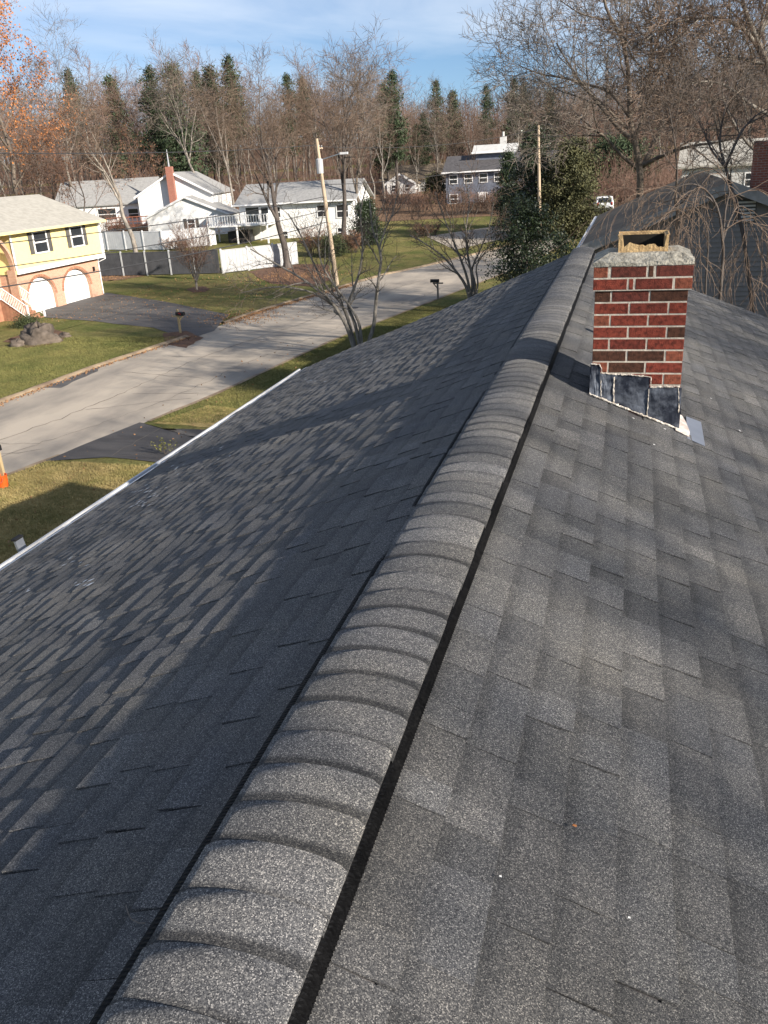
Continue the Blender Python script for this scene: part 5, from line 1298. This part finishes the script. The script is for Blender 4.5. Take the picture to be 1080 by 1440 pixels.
for k, (px, Y, w, h, lab) in enumerate(((560, 112, 2.6, 2.6, 'brown bare shrub before the white gable of the cottage'), (590, 108, 2.4, 2.4, 'brown bare shrub between cottage and pointed bush'), (640, 104, 2.4, 2.6, 'brown bare shrub in front of the blue house corner'), (675, 106, 2.2, 2.2, 'brown bare shrub in front of the blue house door'), (700, 104, 2.0, 2.3, 'brown bare shrub beside the narrow dark cedar'), (600, 88, 1.6, 1.3, 'low brown shrub on the lawn across the junction'))): thicket(510+k, px, Y, w, h, lab, 'twig_red', 40, .12, .014)
for k, (px, Y, w, h, lab) in enumerate(((150, 92, 2.6, 3.0, 'pale brown brush left of the red deck'), (182, 93, 2.4, 2.0, 'tangled brush under the red deck'), (240, 84, 2.0, 1.2, 'low dark brush behind the dark grey fence'), (870, 108, 3.0, 2.6, 'brown brush behind the white car'), (925, 100, 3.5, 3.2, 'brown brush right of the white car'), (820, 112, 3.0, 3.0, 'brown brush left of the white car'))): thicket(530+k, px, Y, w, h, lab, 'twig_red', 40, .1, .014)
# woodland undergrowth that reads as one mass
rg = random.Random(9); b = MB()
for k in range(7000):
    px = rg.uniform(-60, 1120); Y = rg.choice((rg.uniform(104, 128), rg.uniform(118, 215))); 
    if 520 < px < 730 and Y < 138: Y = rg.uniform(142, 175)
    g = gpos(px, Y); h = rg.uniform(1.2, 5.5) if Y < 150 else rg.uniform(3, 9); dx, dy = rg.gauss(0, .25)*h*.5, rg.gauss(0, .25)*h*.5
    b.tube([g, g+Vector((dx*.4, dy*.4, h*.5)), g+Vector((dx, dy, h))], [.03, .022, .008], 3, False)
    for q in range(3):
        f = rg.uniform(.3, .9); s = g+Vector((dx*f, dy*f, h*f)); l = h*.35; b.tube([s, s+Vector((rg.gauss(0, .6)*l, rg.gauss(0, .6)*l, l*rg.uniform(.3, .9)))], [.016, .007], 3, False)
for k in range(2600):
    px = rg.uniform(-60, 1120); Y = rg.uniform(215, 310); g = gpos(px, Y); h = rg.uniform(6, 13); dx, dy = rg.gauss(0, .12)*h, rg.gauss(0, .12)*h
    b.tube([g, g+Vector((dx*.3, dy*.3, h*.5)), g+Vector((dx, dy, h))], [.10, .07, .03], 3, False)
    for q in range(5):
        f = rg.uniform(.35, .95); s = g+Vector((dx*f, dy*f, h*f)); l = h*.35; b.tube([s, s+Vector((rg.gauss(0, .6)*l, rg.gauss(0, .6)*l, l*rg.uniform(.3, .9)))], [.05, .02], 3, False)
tag(b.build('undergrowth', 'twig_red'), 'brown leafless undergrowth filling the woods behind the houses', 'undergrowth', kind='stuff')

# ---- trees on our side, right of the picture
def hand_cfg(k, tr, n=(7, 7, 6, 5), wig=.085):
    return [dict(n=n[0], L=3.4*k, seg=7, ang=(25, 62), wig=wig, trop=tr, r=.55, sides=5, t0=.18), dict(n=n[1], L=1.8*k, seg=6, ang=(25, 62), wig=wig*1.2, trop=tr, r=.55, sides=4, t0=.18),
            dict(n=n[2], L=.95*k, seg=4, ang=(25, 62), wig=wig*1.4, trop=tr*.7, r=.55, sides=3, t0=.15), dict(n=n[3], L=.5*k, seg=3, ang=(22, 55), wig=wig*1.5, trop=tr*.5, r=.6, sides=3)]
traced(601, 'bare_tree', 'wide crowned bare tree with pale trunk rising behind the neighbor house', 44, [
    ([(899, 420), (899, 300), (900, 245), (893, 200), (886, 165), (884, 110), (876, 60), (852, 10), (845, -40)], 1.0),
    ([(900, 245), (920, 200), (935, 160), (942, 100), (950, 40), (965, -30)], .75),
    ([(893, 200), (870, 180), (845, 150), (820, 120), (800, 90), (782, 60)], .6),
    ([(886, 165), (858, 130), (830, 120), (795, 110), (760, 104), (730, 92)], .5),
    ([(886, 160), (905, 140), (915, 90), (915, 40), (905, -20)], .6),
    ([(900, 240), (870, 215), (848, 190), (820, 178), (788, 168), (760, 160)], .5),
    ([(900, 235), (940, 215), (975, 205), (1010, 200), (1050, 190)], .55),
    ([(935, 160), (965, 130), (1000, 110), (1040, 95)], .5)], (899, 420), .20, hand_cfg(1.0, .035, (8, 7, 6, 5)), 'bark', 'twig_grey', twig_r=.0095, dY=4)
traced(602, 'bare_tree', 'big bare tree whose mossy trunk leans in at right above the neighbor roof', 33, [
    ([(1130, 420), (1118, 260), (1100, 170), (1078, 90), (1062, 50), (1045, 5), (1035, -60)], 1.0),
    ([(1078, 90), (1050, 45), (1010, 25), (970, 28), (935, 35), (905, 60)], .45),
    ([(1062, 50), (1085, 20), (1100, -30)], .6),
    ([(1100, 170), (1060, 150), (1020, 120), (985, 115), (960, 122)], .42),
    ([(1118, 260), (1080, 225), (1050, 200), (1020, 150), (1015, 110)], .45)], (1130, 420), .19, hand_cfg(.9, .03, (8, 7, 6, 5)), 'bark_grey', 'twig', twig_r=.008, dY=3)
# weeping tree before the neighbour's gable
wcfg = [dict(n=6, L=2.3, seg=8, ang=(30, 75), wig=.10, trop=-.16, r=.45, sides=4, t0=.15), dict(n=5, L=1.4, seg=7, ang=(20, 55), wig=.14, trop=-.17, r=.6, sides=3, t0=.15), dict(n=4, L=.75, seg=5, ang=(18, 50), wig=.17, trop=-.13, r=.7, sides=3)]
traced(603, 'weeping_tree', 'weeping bare tree with drooping branches before the grey neighbor gable', 20, [
    ([(1012, 470), (1014, 400), (1016, 340), (1008, 290), (985, 262), (955, 262), (925, 285)], 1.0),
    ([(1016, 340), (1020, 295), (1025, 262), (1000, 236), (965, 240)], .7),
    ([(1008, 290), (990, 275), (970, 290), (955, 320)], .6),
    ([(1016, 340), (1030, 300), (1045, 290), (1065, 310)], .6), ([(990, 470), (993, 390), (996, 330), (985, 300), (965, 285), (940, 300)], .6)], (1012, 470), .042, wcfg, 'bark_dark', 'twig', twig_r=.0055, dY=1.2)
traced(604, 'bare_tree', 'slender bare tree forking in front of the neighbor brick chimney', 24, [
    ([(950, 420), (952, 330), (950, 290), (952, 240), (948, 195), (940, 150)], .8),
    ([(1062, 470), (1045, 330), (1020, 235), (1012, 200), (1018, 160), (1030, 115)], .8), ([(1020, 235), (1040, 190), (1060, 165), (1085, 150)], .6), ([(1020, 235), (1000, 210), (985, 175), (965, 150)], .5)], (1040, 470), .07, small_cfg(1.1, .03), 'bark_dark', 'twig_dark', twig_r=.006, dY=1.5)
# tall trees beyond the right edge of the picture: they throw the broken shade on the roof and street
for k, (x, y, H) in enumerate(((19.5, -5.6, 16.0), (23, .2, 17.5), (27, -9.5, 21), (36, -3.5, 24), (25, 6.5, 19))):
    t = hardwood(700+k, H*.92, .13+.01*k, 1.0, 1.0, (0, .02), .30, .012)
    t.build('bare_tree', ('bare tree at the right of the shingled house', 'tall bare tree behind the right eave', 'tall bare tree in the back yard', 'large bare tree at the back lot line', 'largest bare tree beyond the back yard')[k], 'tree', (x, y, -.05), 'bark', 'twig')
for k, (x, y, s) in enumerate(((12, 34, 1.0), (20, 42, 1.1), (22, 52, 1.15), (17, 24, .9), (26, 33, 1.2), (15, 60, 1.0))):
    wood_tree(k % 5, Vector((x, y, -.05)), k*1.1, s)

# ---- fallen leaves along the kerb, in the beds and on the lawns
rg = random.Random(3); C = []
def scatter(n, f, z=.02):
    for _ in range(n):
        x, y = f(); C.append((x, y, gz(x, y)+z+rg.uniform(0, .02)))
scatter(2600, lambda: (lambda y: (RL(y)+abs(rg.gauss(0, .28)), y))(rg.uniform(drv_y1+.5, 60)), .03)
scatter(700, lambda: (lambda y: (RL(y)+.1+abs(rg.gauss(0, .2)), y))(rg.uniform(22, drv_y0)), .03)
e0 = ground_at(345, 447); scatter(900, lambda: (e0.x+rg.gauss(0, 1.2), e0.y+rg.gauss(0, 1.3)), .03)
e1 = ground_at(420, 388); scatter(1500, lambda: (e1.x+rg.gauss(0, 2.2), e1.y+rg.gauss(0, 2.2)), .03)
e2 = ground_at(165, 388); scatter(1200, lambda: (e2.x+rg.gauss(0, 2.0), e2.y+rg.gauss(0, 1.6)), .03)
scatter(1500, lambda: (rg.uniform(-37, -24), rg.uniform(46, 68)), .02); scatter(500, lambda: (rg.uniform(-17, -8), rg.uniform(10, 40)), .02)
tag(leaf_cloud(C, .085, 5, 1, .005, 0, .7).build('fallen_leaves', 'leaf_litter'), 'fallen brown leaves gathered along the kerb and beds', 'leaves', kind='stuff')

# grass blades where the lawns come close enough to show them
def grass(name, n, f, h, m, label, seed):
    g = np.random.default_rng(seed); P = np.array(f(g, n)).T; n = len(P); a = g.uniform(0, 6.283, n); w = .006+.006*g.random(n); hh = h*g.uniform(.5, 1.3, n); le = g.normal(0, .5, (n, 2))*hh[:, None]
    V = np.zeros((n, 3, 3)); V[:, 0, 0] = P[:, 0]-w*np.cos(a); V[:, 0, 1] = P[:, 1]-w*np.sin(a); V[:, 1, 0] = P[:, 0]+w*np.cos(a); V[:, 1, 1] = P[:, 1]+w*np.sin(a)
    V[:, 2, 0] = P[:, 0]+le[:, 0]; V[:, 2, 1] = P[:, 1]+le[:, 1]; V[:, 2, 2] = hh; V[:, :, 2] += .004+np.array([gz(q[0], q[1]) for q in P])[:, None]
    b = MB(); b.v = V.reshape(-1, 3).tolist(); b.f = [(3*i, 3*i+1, 3*i+2) for i in range(n)]; tag(b.build(name, m), label, 'grass', kind='stuff')
def near_strip(g, n):
    y = g.uniform(13.5, d1.y-.3, n); x0 = np.array([RR(v)+.12 for v in y]); x = x0+(-9.5-x0)*g.random(n); k = y < d1.y-.45; return x[k], y[k]
grass('grass', 90000, near_strip, .055, 'blade_dry', 'short yellowed grass of the near lawn', 1)
def strip2(g, n): y = g.uniform(d0.y+.9, 50, n); x0 = np.array([RR(v)+.1 for v in y]); return x0+(4.5)*g.random(n), y
grass('grass', 70000, strip2, .055, 'blade', 'short green grass between road and gutter', 2)
def strip3(g, n): y = g.uniform(25, 41.0, n); x0 = np.array([RL(v)-.3 for v in y]); return x0-9*g.random(n), y
grass('grass', 70000, strip3, .06, 'blade', 'short green grass of the lawn before the yellow house', 3)

# weed growing at the driveway edge
p = ground_at(233, 640); w_ = thing('weed', 'small yellow green weed at the edge of the near driveway', 'plant', (p.x, p.y, .02)); t = Tree(901, .004)
for i in range(9): t.limb.tube(t.poly(Vector((0, 0, 0)), Vector((t.r.gauss(0, .5), t.r.gauss(0, .5), 1)).normalized(), t.r.uniform(.25, .6), 4, .15, .0), [.006, .005, .004, .003, .002], 3); t.tips += [Vector(v) for v in t.limb.v[-9::3]]
t.limb.build('stem', 'twig_grey', w_); leaf_cloud(t.tips, .09, 2, 3, .05, .2, .6).build('foliage', 'blade', w_)
